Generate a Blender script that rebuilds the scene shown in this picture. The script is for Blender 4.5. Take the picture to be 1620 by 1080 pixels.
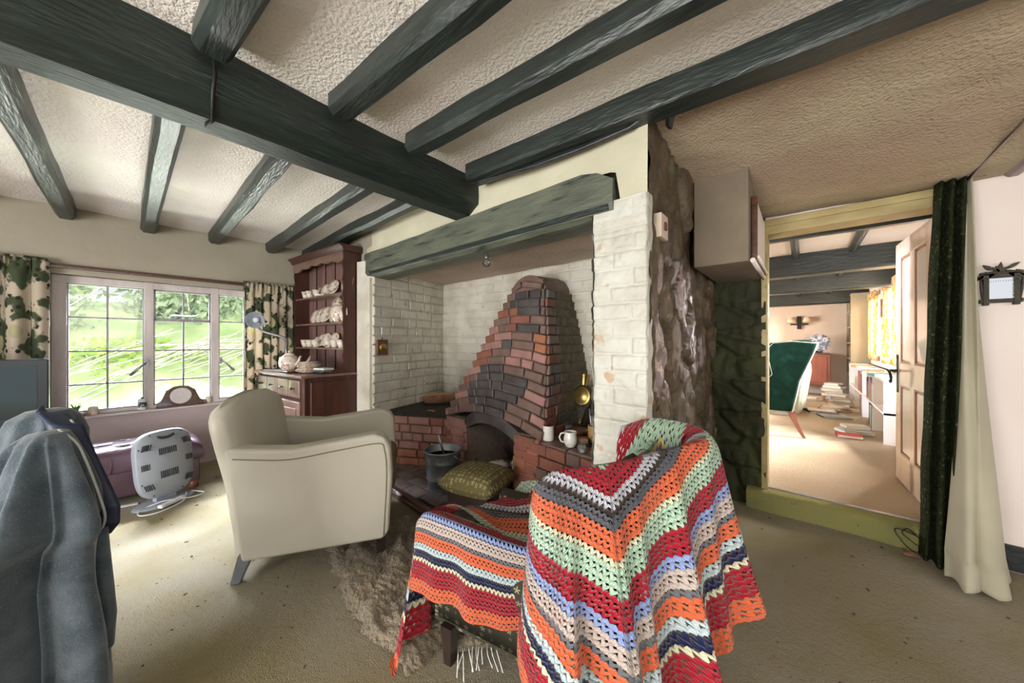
import bpy, bmesh, math, random
from math import sin, cos, pi, radians, sqrt, exp, atan2, hypot
from mathutils import Vector, Matrix, noise
for _o in list(bpy.data.objects): bpy.data.objects.remove(_o)
SC = bpy.context.scene; COL = SC.collection
# ---------- camera ----------
_c = bpy.data.cameras.new('camera'); _c.sensor_width = 36.0; _c.lens = 36.0*530/1620; _c.clip_start = .02
cam = bpy.data.objects.new('camera', _c); COL.objects.link(cam)
cam.location = (0, 0, 1.15); cam.rotation_euler = (pi/2, 0, radians(41)); SC.camera = cam
# ---------- world: bright overcast sky ----------
W = bpy.data.worlds.new('sky'); SC.world = W; W.use_nodes = True
_b = W.node_tree.nodes['Background']; _b.inputs[0].default_value = (.95, .98, 1.0, 1); _b.inputs[1].default_value = 0.62
def light(name, kind, loc, aim, energy, color=(1, 1, 1), size=1, size_y=None, angle=None):
    l = bpy.data.lights.new(name, kind); l.energy = energy; l.color = color
    if kind == 'AREA':
        l.shape = 'RECTANGLE'; l.size = size; l.size_y = size_y or size
    if angle is not None: l.angle = angle
    o = bpy.data.objects.new(name, l); COL.objects.link(o); o.location = loc
    o.rotation_euler = (Vector(aim)-Vector(loc)).to_track_quat('-Z', 'Y').to_euler(); return o
light('sun', 'SUN', (-3, 3, 9), (-4.6, 2.5, 6.6), 2.6, (1, .97, .9), angle=.05)
light('window_daylight', 'AREA', (-5.35, .3, 2.75), (-2.9, .35, .2), 6200, (.80, .86, 1.0), 2.6, 1.2)
light('garden_bounce', 'AREA', (-5.5, .35, -.15), (-2.6, .35, 2.2), 260, (1, .98, 1.0), 2.4, 1.2)  # added lamp below the sill outside, aimed up to brighten the ceiling
light('rear_daylight', 'AREA', (-.8, -3.3, .75), (-.4, .6, 2.2), 165, (1, .98, .95), 2.6, 1.5)  # stands for daylight from behind, set low and aimed up to lift the ceiling
light('side_daylight', 'AREA', (3.4, -.6, 1.7), (-.6, 1.6, 1.0), 34, (1, .95, .86), 1.8, 1.4)
light('far_daylight', 'AREA', (2.6, 6.4, 2.7), (-.1, 5.6, .1), 2400, (1, .97, .95), 3.0, 1.6)
light('far_window_daylight', 'AREA', (3.4, 6.6, 2.4), (.8, 6.6, 1.3), 3400, (1, .97, .94), 3.4, 1.4)
light('far_left_daylight', 'AREA', (-3.0, 6.6, 1.35), (.6, 7.2, 1.1), 95, (1, .97, .94), 1.8, 1.2)  # added lamp in the unseen left of the far room, brightens its far wall
SC.view_settings.view_transform = 'Standard'; SC.view_settings.look = 'None'
SC.view_settings.exposure = 0.58; SC.view_settings.gamma = 1; SC.view_settings.use_curve_mapping = False
# ---------- helpers ----------
class MB:
    def __init__(s): s.v = []; s.f = []; s.m = []; s.s = []; s.uv = {}
    def add(s, vs, fs, m=0, sm=False, uvs=None):
        b = len(s.v); s.v += [tuple(p) for p in vs]
        for k, f in enumerate(fs):
            s.f.append(tuple(i+b for i in f)); s.m.append(m); s.s.append(sm)
        if uvs:
            for i, u in enumerate(uvs): s.uv[b+i] = u
        return s
    def box(s, x0, x1, y0, y1, z0, z1, m=0):
        v = [(x, y, z) for x in (x0, x1) for y in (y0, y1) for z in (z0, z1)]
        return s.add(v, [(0,1,3,2),(4,6,7,5),(0,4,5,1),(2,3,7,6),(0,2,6,4),(1,5,7,3)], m)
    def obox(s, c, d, R=None, m=0, taper=1.0):
        v = []
        for x in (-.5, .5):
            for y in (-.5, .5):
                for z in (-.5, .5):
                    t = taper if z < 0 else 1
                    p = Vector((x*d[0]*t, y*d[1]*t, z*d[2]))
                    if R is not None: p = R @ p
                    v.append(p+Vector(c))
        return s.add(v, [(0,1,3,2),(4,6,7,5),(0,4,5,1),(2,3,7,6),(0,2,6,4),(1,5,7,3)], m)
    def bar(s, a, b, w, h=None, m=0):
        a = Vector(a); b = Vector(b); d = b-a; q = d.to_track_quat('Z', 'Y').to_matrix()
        return s.obox((a+b)/2, (w, h or w, d.length), q, m)
    def loft(s, rings, closed=True, caps=True, m=0, sm=True, uvf=None):
        n = len(rings[0]); v = [p for r in rings for p in r]; f = []
        for i in range(len(rings)-1):
            for j in range(n if closed else n-1):
                a = i*n+j; b = i*n+(j+1) % n; f.append((a, b, b+n, a+n))
        s.add(v, f, m, sm)
        if caps and closed:
            b0 = len(s.v)-len(v)
            s.f.append(tuple(b0+k for k in range(n))[::-1]); s.m.append(m); s.s.append(False)
            s.f.append(tuple(b0+len(v)-n+k for k in range(n))); s.m.append(m); s.s.append(False)
        return s
    def grid(s, fn, nu, nv, m=0, sm=True, uv=None):
        v = []; uvs = []
        for i in range(nu+1):
            for j in range(nv+1):
                r = fn(i/nu, j/nv)
                if uv: v.append(r[0]); uvs.append(r[1])
                else: v.append(r)
        f = [(i*(nv+1)+j, (i+1)*(nv+1)+j, (i+1)*(nv+1)+j+1, i*(nv+1)+j+1) for i in range(nu) for j in range(nv)]
        return s.add(v, f, m, sm, uvs if uv else None)
    def lathe(s, prof, n=20, o=(0, 0, 0), m=0, sm=True, R=None, sq=(1, 1)):
        rings = []
        for r, z in prof:
            ring = []
            for k in range(n):
                a = 2*pi*k/n; p = Vector((max(r, 1e-4)*cos(a)*sq[0], max(r, 1e-4)*sin(a)*sq[1], z))
                if R is not None: p = R @ p
                ring.append(p+Vector(o))
            rings.append(ring)
        return s.loft(rings, m=m, sm=sm)
    def tube(s, pts, r, n=8, m=0, closed=False):
        P = [Vector(p) for p in pts]; rings = []; up = None
        for i, p in enumerate(P):
            a = P[i-1] if i else (P[-1] if closed else p); b = P[(i+1) % len(P)] if (i < len(P)-1 or closed) else p
            t = (b-a).normalized()
            if up is None:
                up = Vector((0, 0, 1)) if abs(t.z) < .9 else Vector((1, 0, 0))
            x = t.cross(up).normalized(); up = x.cross(t).normalized()
            rr = r[i] if isinstance(r, (list, tuple)) else r
            rings.append([p+(x*cos(2*pi*k/n)+up*sin(2*pi*k/n))*rr for k in range(n)])
        if closed: rings.append(rings[0])
        return s.loft(rings, m=m, caps=not closed)
    def prism(s, poly, y0, y1, m=0, ax='y'):
        n = len(poly)
        mk = {'y': lambda a, b, t: (a, t, b), 'x': lambda a, b, t: (t, a, b), 'z': lambda a, b, t: (a, b, t)}[ax]
        v = [mk(a, b, y0) for a, b in poly]+[mk(a, b, y1) for a, b in poly]
        f = [tuple(range(n))[::-1], tuple(range(n, 2*n))]+[(i, (i+1) % n, (i+1) % n+n, i+n) for i in range(n)]
        return s.add(v, f, m)
    def brick(s, o, u, v, n, w, h, d, m=0, c=.006):
        """one brick: lower left corner o on the wall, width w along u, height h along v, standing d proud along n"""
        o, u, v, n = Vector(o), Vector(u), Vector(v), Vector(n)
        b = [o, o+u*w, o+u*w+v*h, o+v*h]
        f = [o+u*c+v*c+n*d, o+u*(w-c)+v*c+n*d, o+u*(w-c)+v*(h-c)+n*d, o+u*c+v*(h-c)+n*d]
        mid = [p+n*(d-c) for p in b]
        return s.add(b+mid+f, [(8,9,10,11)]+[(i, (i+1) % 4, 4+(i+1) % 4, 4+i) for i in range(4)]+[(4+i, 4+(i+1) % 4, 8+(i+1) % 4, 8+i) for i in range(4)], m)
    def build(s, name, mats, parent=None, bevel=0, seg=2, sub=0, smooth=None, solid=0, fix=True):
        me = bpy.data.meshes.new(name); me.from_pydata(s.v, [], s.f)
        mats = mats if isinstance(mats, (list, tuple)) else [mats]
        for x in mats: me.materials.append(x)
        me.polygons.foreach_set('material_index', s.m)
        me.polygons.foreach_set('use_smooth', [True if smooth else (q if smooth is None else False) for q in s.s])
        if s.uv:
            ul = me.uv_layers.new(name='UVMap')
            for l in me.loops:
                if l.vertex_index in s.uv: ul.data[l.index].uv = s.uv[l.vertex_index]
        if fix:
            bm = bmesh.new(); bm.from_mesh(me); bmesh.ops.recalc_face_normals(bm, faces=bm.faces); bm.to_mesh(me); bm.free()
        me.update(); o = bpy.data.objects.new(name, me); COL.objects.link(o)
        if parent is not None: o.parent = parent
        if solid:
            q = o.modifiers.new('s', 'SOLIDIFY'); q.thickness = solid; q.offset = 0
        if bevel:
            q = o.modifiers.new('b', 'BEVEL'); q.width = bevel; q.segments = seg; q.limit_method = 'ANGLE'; q.angle_limit = radians(35)
            me.polygons.foreach_set('use_smooth', [True]*len(me.polygons))
            q = o.modifiers.new('n', 'WEIGHTED_NORMAL')
        if sub:
            q = o.modifiers.new('u', 'SUBSURF'); q.levels = q.render_levels = sub
        return o
def thing(name, label, cat, loc=(0, 0, 0), rz=0, group=None):
    o = bpy.data.objects.new(name, None); COL.objects.link(o); o.empty_display_size = .05
    o.location = loc; o.rotation_euler = (0, 0, rz); o['label'] = label; o['category'] = cat
    if group: o['group'] = group
    return o
def tag(o, label, cat, group=None, kind=None):
    o['label'] = label; o['category'] = cat
    if group: o['group'] = group
    if kind: o['kind'] = kind
    return o
def struct(o, label=None):
    o['kind'] = 'structure'
    if label: o['label'] = label
    return o
def dup(root, loc, rz=None, label=None, scale=None):
    r = root.copy(); COL.objects.link(r); r.location = loc
    if rz is not None: r.rotation_euler = (0, 0, rz)
    if scale: r.scale = (scale,)*3 if not isinstance(scale, tuple) else scale
    if label: r['label'] = label
    for ch in list(root.children):
        c = ch.copy(); COL.objects.link(c); c.parent = r
        for g in ch.children:
            d = g.copy(); COL.objects.link(d); d.parent = c
    return r
def spline(P, n):
    """Catmull-Rom through P, n samples per span"""
    P = [Vector(p) for p in P]; out = []
    for i in range(len(P)-1):
        a = P[i-1] if i else P[0]*2-P[1]; b = P[i]; c = P[i+1]; d = P[i+2] if i+2 < len(P) else P[-1]*2-P[-2]
        for k in range(n):
            t = k/n; out.append(.5*((2*b)+(c-a)*t+(2*a-5*b+4*c-d)*t*t+(3*b-a-3*c+d)*t**3))
    out.append(P[-1]); return out
def sst(a, b, t):
    t = max(0., min(1., (t-a)/(b-a))); return t*t*(3-2*t)
def nz(x, y=0, z=0): return noise.noise(Vector((x, y, z)))
# ---------- materials ----------
def NT(name):
    m = bpy.data.materials.new(name); m.use_nodes = True; t = m.node_tree
    return m, t, t.nodes['Principled BSDF']
def mat(name, c1, c2=None, rough=.7, ns=6., nd=4, lo=.35, hi=.65, c3=None, s3=40., t3=(.6, .66), bump=0., bs=60., bd=.01, metal=0., spec=.5, stretch=None, coat=0., sss=0, trans=0., alpha=1., emis=None, es=0., sheen=0., bump2=0., bs2=8.):
    m, t, b = NT(name); N, L = t.nodes, t.links
    b.inputs['Base Color'].default_value = (*c1, 1); b.inputs['Roughness'].default_value = rough
    b.inputs['Metallic'].default_value = metal; b.inputs['Specular IOR Level'].default_value = spec
    b.inputs['Coat Weight'].default_value = coat; b.inputs['Transmission Weight'].default_value = trans; b.inputs['Sheen Weight'].default_value = sheen
    if emis: b.inputs['Emission Color'].default_value = (*emis, 1); b.inputs['Emission Strength'].default_value = es
    tc = N.new('ShaderNodeTexCoord'); src = tc.outputs['Object']
    if stretch:
        mp = N.new('ShaderNodeMapping'); mp.inputs['Scale'].default_value = stretch; L.new(src, mp.inputs[0]); src = mp.outputs[0]
    def nse(scale, det=4):
        n = N.new('ShaderNodeTexNoise'); n.inputs['Scale'].default_value = scale; n.inputs['Detail'].default_value = det; L.new(src, n.inputs['Vector']); return n.outputs[0]
    def rng(x, a, b_):
        r = N.new('ShaderNodeMapRange'); r.inputs[1].default_value = a; r.inputs[2].default_value = b_; L.new(x, r.inputs[0]); return r.outputs[0]
    def mixc(fac, a, b_):
        x = N.new('ShaderNodeMix'); x.data_type = 'RGBA'; L.new(fac, x.inputs[0])
        for k, q in ((6, a), (7, b_)):
            if isinstance(q, tuple): x.inputs[k].default_value = (*q, 1)
            else: L.new(q, x.inputs[k])
        return x.outputs[2]
    cur = c1
    if c2: cur = mixc(rng(nse(ns, nd), lo, hi), c1, c2)
    if c3: cur = mixc(rng(nse(s3, 3), t3[0], t3[1]), cur, c3)
    if c2 or c3: L.new(cur, b.inputs['Base Color'])
    if bump:
        bn = N.new('ShaderNodeBump'); bn.inputs['Strength'].default_value = bump; bn.inputs['Distance'].default_value = bd; L.new(nse(bs, 6), bn.inputs['Height'])
        if bump2:
            b2 = N.new('ShaderNodeBump'); b2.inputs['Strength'].default_value = bump2; b2.inputs['Distance'].default_value = .03; L.new(nse(bs2, 2), b2.inputs['Height']); L.new(b2.outputs[0], bn.inputs['Normal'])
        L.new(bn.outputs[0], b.inputs['Normal'])
    return m
MT = {}
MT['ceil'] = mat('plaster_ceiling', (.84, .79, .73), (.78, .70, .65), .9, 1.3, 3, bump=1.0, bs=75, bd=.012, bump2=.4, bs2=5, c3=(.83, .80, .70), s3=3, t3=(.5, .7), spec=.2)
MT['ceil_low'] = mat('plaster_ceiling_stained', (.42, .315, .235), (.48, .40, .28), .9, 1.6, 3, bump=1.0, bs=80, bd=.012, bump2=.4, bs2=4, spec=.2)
MT['plaster'] = mat('plaster_beige', (.38, .345, .27), (.32, .285, .22), .85, 1.8, 5, .35, .75, bump=.3, bs=20, bump2=.3, bs2=3, spec=.25)
MT['sillpink'] = mat('plaster_mauve', (.40, .32, .32), (.45, .37, .36), .8, 3, bump=.2, bs=25, spec=.3)
MT['pink'] = mat('plaster_pink', (.76, .67, .62), (.70, .60, .55), .85, 2.2, 5, .4, .8, bump=.25, bs=30, bump2=.3, bs2=3, spec=.25)
MT['cream'] = mat('plaster_cream', (.58, .545, .41), (.48, .45, .33), .8, 3, 4, .4, .75, bump=.3, bs=18, spec=.3)
MT['whitebrick'] = mat('whitewashed_brick', (.66, .63, .55), (.46, .42, .34), .8, 4, 5, .4, .75, c3=(.40, .34, .26), s3=14, t3=(.66, .74), bump=.6, bs=40, bd=.008, spec=.3)
MT['pillar'] = mat('flaking_whitewash', (.58, .57, .51), (.46, .435, .36), .6, 5, 5, .4, .75, c3=(.50, .36, .26), s3=7, t3=(.62, .645), bump=.8, bs=30, bd=.01, bump2=.5, bs2=9)
MT['ingceil'] = mat('inglenook_ceiling', (.52, .40, .32), (.42, .34, .26), .9, 3, bump=.5, bs=30)
MT['beam'] = mat('blackened_oak', (.020, .030, .026), (.010, .014, .013), .38, 5, 5, bump=.5, bs=14, bd=.01, stretch=(1, 6, 6), spec=.6, c3=(.045, .06, .052), s3=8, t3=(.6, .8))
MT['beamy'] = mat('blackened_oak_main', (.014, .026, .019), (.008, .012, .010), .45, 5, 5, bump=.6, bs=14, bd=.012, stretch=(6, 1, 6), spec=.5, c3=(.035, .055, .042), s3=8, t3=(.62, .8))
MT['bress'] = mat('painted_bressumer', (.13, .14, .10), (.07, .08, .06), .5, 3, 5, bump=.5, bs=12, bd=.01, stretch=(1, 5, 5), c3=(.03, .035, .03), s3=6, t3=(.6, .7))
def carpet_mat(name, a, b_, dirt):
    return mat(name, a, b_, .95, 1.5, 6, .38, .68, c3=dirt, s3=55, t3=(.68, .76), bump=1.0, bs=240, bd=.012, spec=.05, bump2=.35, bs2=40)
MT['carpet'] = carpet_mat('worn_carpet', (.39, .35, .265), (.31, .262, .135), (.14, .11, .07))
MT['carpet2'] = carpet_mat('far_carpet', (.56, .45, .32), (.50, .38, .26), (.26, .19, .12))
MT['carpetgreen'] = carpet_mat('mossy_carpet', (.36, .33, .13), (.24, .25, .09), (.1, .1, .05))
MT['stone'] = mat('tarred_stone', (.060, .040, .024), (.115, .082, .045), .5, 6, 5, bump=.9, bs=30, bd=.012, c3=(.12, .11, .06), s3=5, t3=(.62, .75), spec=.5)
MT['stoneg'] = mat('glossy_stone', (.26, .20, .20), (.10, .07, .06), .24, 9, 5, .4, .7, bump=.9, bs=24, bd=.012, spec=.8)  # glossier stones, with their mauve highlights painted into the pale base colour
MT['stonegreen'] = mat('damp_stone', (.05, .055, .022), (.03, .03, .016), .75, 5, 4, bump=.9, bs=26, bd=.012, spec=.25)
MT['redbrick'] = mat('red_brick', (.27, .095, .06), (.19, .075, .055), .65, 9, 4, bump=.5, bs=60, bd=.004)
MT['orangebrick'] = mat('orange_brick', (.36, .14, .07), (.26, .10, .055), .65, 9, 4, bump=.5, bs=60, bd=.004)
MT['pinkbrick'] = mat('pink_brick', (.36, .19, .165), (.27, .14, .12), .7, 9, 4, bump=.5, bs=60, bd=.004)
MT['sootbrick'] = mat('sooty_brick', (.085, .075, .075), (.05, .04, .04), .42, 9, 4, bump=.4, bs=60, bd=.004, spec=.6)
MT['brownbrick'] = mat('brown_brick', (.20, .12, .10), (.13, .08, .065), .5, 9, 4, bump=.4, bs=60, bd=.004)
MT['mortar'] = mat('mortar', (.16, .135, .09), (.09, .08, .055), .9, 20, 4, bump=.6, bs=70)
MT['mortarred'] = mat('mortar_pale', (.30, .22, .18), (.22, .17, .13), .9, 20, 4, bump=.6, bs=70)
MT['soot'] = mat('soot', (.012, .011, .01), (.03, .025, .02), .9, 10, bump=.5, bs=40)
MT['fireback'] = mat('fireback', (.10, .045, .03), (.02, .016, .014), .85, 6, bump=.6, bs=30)
MT['hearth'] = mat('hearth_brick', (.22, .17, .15), (.12, .09, .085), .6, 8, 4, bump=.5, bs=40, bd=.005)
MT['winwood'] = mat('window_paint', (.60, .54, .52), (.40, .34, .33), .55, 9, 5, .45, .8, bump=.2, bs=40, stretch=(1, 1, .3))
MT['lead'] = mat('glazing_bar_metal', (.30, .29, .31), (.22, .2, .22), .4, 20, metal=.3)
MT['glass'] = None
MT['metal'] = mat('dull_steel', (.42, .42, .44), (.3, .3, .32), .35, 20, metal=.9)
MT['zinc'] = mat('galvanised_zinc', (.38, .41, .44), (.26, .29, .31), .42, 12, 4, metal=.75, bump=.1, bs=30)
MT['iron'] = mat('black_iron', (.02, .02, .02), None, .5, metal=.5)
MT['brass'] = mat('aged_brass', (.52, .38, .13), (.35, .24, .07), .35, 14, metal=.85, bump=.2, bs=60)
MT['copper'] = mat('beaten_copper', (.20, .09, .045), (.12, .055, .03), .4, 14, metal=.5, bump=.3, bs=30)
MT['creamleather'] = mat('cream_vinyl', (.52, .49, .41), (.48, .45, .37), .42, 3, 3, bump=.08, bs=12, bump2=.25, bs2=5, spec=.4)
MT['oliveseat'] = mat('olive_seat_fabric', (.12, .09, .04), (.17, .13, .07), .9, 30)
MT['darkleg'] = mat('dark_turned_wood', (.035, .02, .015), (.02, .012, .01), .35, 10)
MT['greyleg'] = mat('grey_painted_leg', (.16, .17, .19), (.11, .12, .13), .4, 10)
MT['purple'] = mat('plum_leather', (.085, .040, .055), (.06, .030, .042), .30, 6, 3, bump=.15, bs=30, spec=.6, bump2=.3, bs2=9)
MT['dresser'] = mat('mahogany', (.075, .025, .016), (.045, .018, .012), .38, 5, 5, stretch=(5, 5, .7), bump=.1, bs=20, spec=.5)
MT['dresserfront'] = mat('mahogany_front', (.20, .12, .09), (.13, .075, .055), .32, 5, 5, stretch=(1, 1, 4), spec=.7, coat=.4)
MT['dresserback'] = mat('dresser_back_boards', (.23, .13, .11), (.15, .08, .07), .45, 5, 5, stretch=(5, 5, .6))
MT['china'] = mat('floral_china', (.68, .62, .52), (.60, .50, .42), .25, 20, c3=(.34, .19, .13), s3=30, t3=(.56, .62), coat=.5)
MT['whitechina'] = mat('white_glazed_china', (.78, .76, .70), (.72, .70, .62), .2, 20, c3=(.08, .09, .07), s3=34, t3=(.68, .70), coat=.5)
MT['bluechina'] = mat('blue_transfer_china', (.75, .77, .80), (.15, .2, .33), .25, 26, 4, .48, .55)
MT['paper'] = mat('crumpled_paper', (.78, .76, .72), (.6, .58, .54), .9, 12, bump=.6, bs=25)
MT['white'] = mat('white_plastic', (.74, .75, .78), None, .4)
MT['greyplastic'] = mat('pale_grey_plastic', (.30, .33, .38), (.27, .30, .35), .42, 4)
MT['slot'] = mat('dark_slot', (.03, .03, .035), None, .8)
MT['blackplastic'] = mat('black_plastic', (.02, .024, .03), None, .3)
MT['screen'] = mat('dark_screen_glass', (.015, .03, .035), None, .08, spec=.8)
MT['coat'] = mat('grey_wool_coat', (.10, .122, .14), (.035, .05, .062), .95, 14, 5, .3, .7, bump=.5, bs=140, bd=.004, sheen=.35, c3=(.20, .24, .27), s3=320, t3=(.6, .8), spec=.1)
MT['lining'] = mat('navy_lining', (.012, .018, .045), (.02, .03, .06), .45, 10, spec=.4)
MT['piping'] = mat('grey_piping', (.36, .38, .35), None, .7)
MT['darkwood'] = mat('dark_polished_wood', (.10, .04, .022), (.055, .022, .014), .25, 8, 4, stretch=(1, 5, 5), coat=.4)
MT['bark'] = mat('split_log', (.30, .16, .09), (.16, .08, .05), .85, 16, 5, bump=.8, bs=40, stretch=(1, .3, 1))
MT['rug'] = mat('sheepskin_rug', (.30, .235, .15), (.16, .125, .075), .98, 5, 6, bump=1.0, bs=70, bd=.03, sheen=.3, bump2=.9, bs2=14)
MT['fringe'] = mat('white_fringe', (.78, .76, .72), None, .9)
MT['velvet'] = mat('dark_green_velvet', (.020, .026, .010), (.006, .009, .004), .9, 40, 5, .4, .7, c3=(.11, .12, .04), s3=60, t3=(.60, .70), spec=.1, bump=.3, bs=80)
MT['liner'] = mat('cream_curtain_lining', (.40, .365, .265), (.34, .31, .22), .8, 3, 3, sheen=.1, bump=.1, bs=60)
MT['framewood'] = mat('yellowed_frame_paint', (.42, .34, .15), (.34, .26, .11), .5, 6, 4, stretch=(1, 1, 3))
MT['doorpaint'] = mat('pine_door_gloss', (.70, .55, .42), (.60, .42, .30), .22, 3, 4, .4, .8, stretch=(3, 3, .5), coat=.6)
MT['doorpanel'] = mat('pale_door_panel', (.66, .58, .52), (.60, .50, .42), .2, 3, 4, stretch=(3, 3, .4), coat=.6)
MT['doorgroove'] = mat('brown_door_moulding', (.30, .13, .05), (.22, .09, .04), .35, 8)
MT['black'] = mat('black_skirting_paint', (.014, .016, .018), (.03, .032, .034), .4, 12, bump=.4, bs=30)
MT['carved'] = mat('carved_dark_oak', (.045, .036, .018), (.02, .015, .008), .5, 30, 5, bump=1., bs=70, bd=.008)
MT['mirror'] = mat('mirror_glass', (.85, .85, .88), None, .03, metal=1.)
MT['greenvelvet'] = mat('bottle_green_velvet', (.004, .020, .011), (.003, .012, .007), .9, 12, spec=.1, c3=(.007, .03, .018), s3=9, t3=(.55, .7))
MT['palefab'] = mat('pale_green_upholstery', (.44, .44, .34), (.36, .36, .27), .9, 14)
MT['rosewood'] = mat('red_brown_wood', (.30, .085, .045), (.2, .055, .03), .35, 5, 4, stretch=(4, 4, .6))
MT['footwood'] = mat('chair_leg_wood', (.26, .09, .06), None, .4)
MT['leafprint'] = None
MT['card'] = mat('orange_brown_card', (.50, .24, .14), (.2, .12, .1), .7, 30, 2, .5, .55)
MT['dirt'] = mat('dark_crumbs', (.05, .04, .035), (.12, .09, .06), .95, 30)
MT['basket'] = mat('cane_basket', (.28, .16, .07), (.16, .08, .04), .6, 40)
MT['switch'] = mat('aged_switch_plate', (.62, .50, .40), None, .5)
MT['greyplastic2'] = mat('pale_clock_ring', (.62, .58, .56), None, .4)
def fabric_print(name, ground, leaf, flower, trans=.0, scale=9.):
    """floral furnishing print: leaf clumps and round flower heads, laid in the object's own space"""
    m, t, b = NT(name); N, L = t.nodes, t.links
    tc = N.new('ShaderNodeTexCoord'); mp = N.new('ShaderNodeMapping'); mp.inputs['Scale'].default_value = (1, 1, .8); L.new(tc.outputs['UV'], mp.inputs[0])
    def step(x, a, b_):
        r = N.new('ShaderNodeMapRange'); r.inputs[1].default_value = a; r.inputs[2].default_value = b_; L.new(x, r.inputs[0]); return r.outputs[0]
    def mix(f, a, b_):
        x = N.new('ShaderNodeMix'); x.data_type = 'RGBA'; L.new(f, x.inputs[0])
        for k, q in ((6, a), (7, b_)):
            if isinstance(q, tuple): x.inputs[k].default_value = (*q, 1)
            else: L.new(q, x.inputs[k])
        return x.outputs[2]
    n = N.new('ShaderNodeTexNoise'); n.inputs['Scale'].default_value = scale; n.inputs['Detail'].default_value = 3; L.new(mp.outputs[0], n.inputs[0])
    v = N.new('ShaderNodeTexVoronoi'); v.inputs['Scale'].default_value = scale*.8; L.new(mp.outputs[0], v.inputs[0])
    v2 = N.new('ShaderNodeTexVoronoi'); v2.inputs['Scale'].default_value = scale*3; L.new(mp.outputs[0], v2.inputs[0])
    c = mix(step(n.outputs[0], .50, .54), ground, leaf)
    c = mix(step(v2.outputs['Distance'], .30, .22), c, mix(step(n.outputs[0], .44, .46), ground, tuple(q*.45 for q in leaf)))
    c = mix(step(v.outputs['Distance'], .27, .23), c, flower)
    L.new(c, b.inputs['Base Color']); b.inputs['Roughness'].default_value = .85; b.inputs['Specular IOR Level'].default_value = .1
    if trans:
        tr = N.new('ShaderNodeBsdfTranslucent'); L.new(c, tr.inputs[0]); ms = N.new('ShaderNodeMixShader'); ms.inputs[0].default_value = trans
        L.new(b.outputs[0], ms.inputs[1]); L.new(tr.outputs[0], ms.inputs[2]); L.new(ms.outputs[0], N['Material Output'].inputs[0])
    return m
MT['floral'] = fabric_print('floral_curtain_print', (.60, .52, .41), (.085, .105, .06), (.50, .46, .28), .35, 3.6)
MT['yellowfloral'] = fabric_print('yellow_floral_print', (.86, .78, .58), (.72, .45, .12), (.85, .65, .3), .5, 12)
def glass_mat():
    m, t, b = NT('window_glass'); N, L = t.nodes, t.links
    g = N.new('ShaderNodeBsdfGlossy'); g.inputs['Roughness'].default_value = .02; tr = N.new('ShaderNodeBsdfTransparent')
    fr = N.new('ShaderNodeFresnel'); fr.inputs[0].default_value = 1.35
    ms = N.new('ShaderNodeMixShader'); L.new(fr.outputs[0], ms.inputs[0]); L.new(tr.outputs[0], ms.inputs[1]); L.new(g.outputs[0], ms.inputs[2])
    L.new(ms.outputs[0], N['Material Output'].inputs[0]); return m
MT['glass'] = glass_mat()
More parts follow.
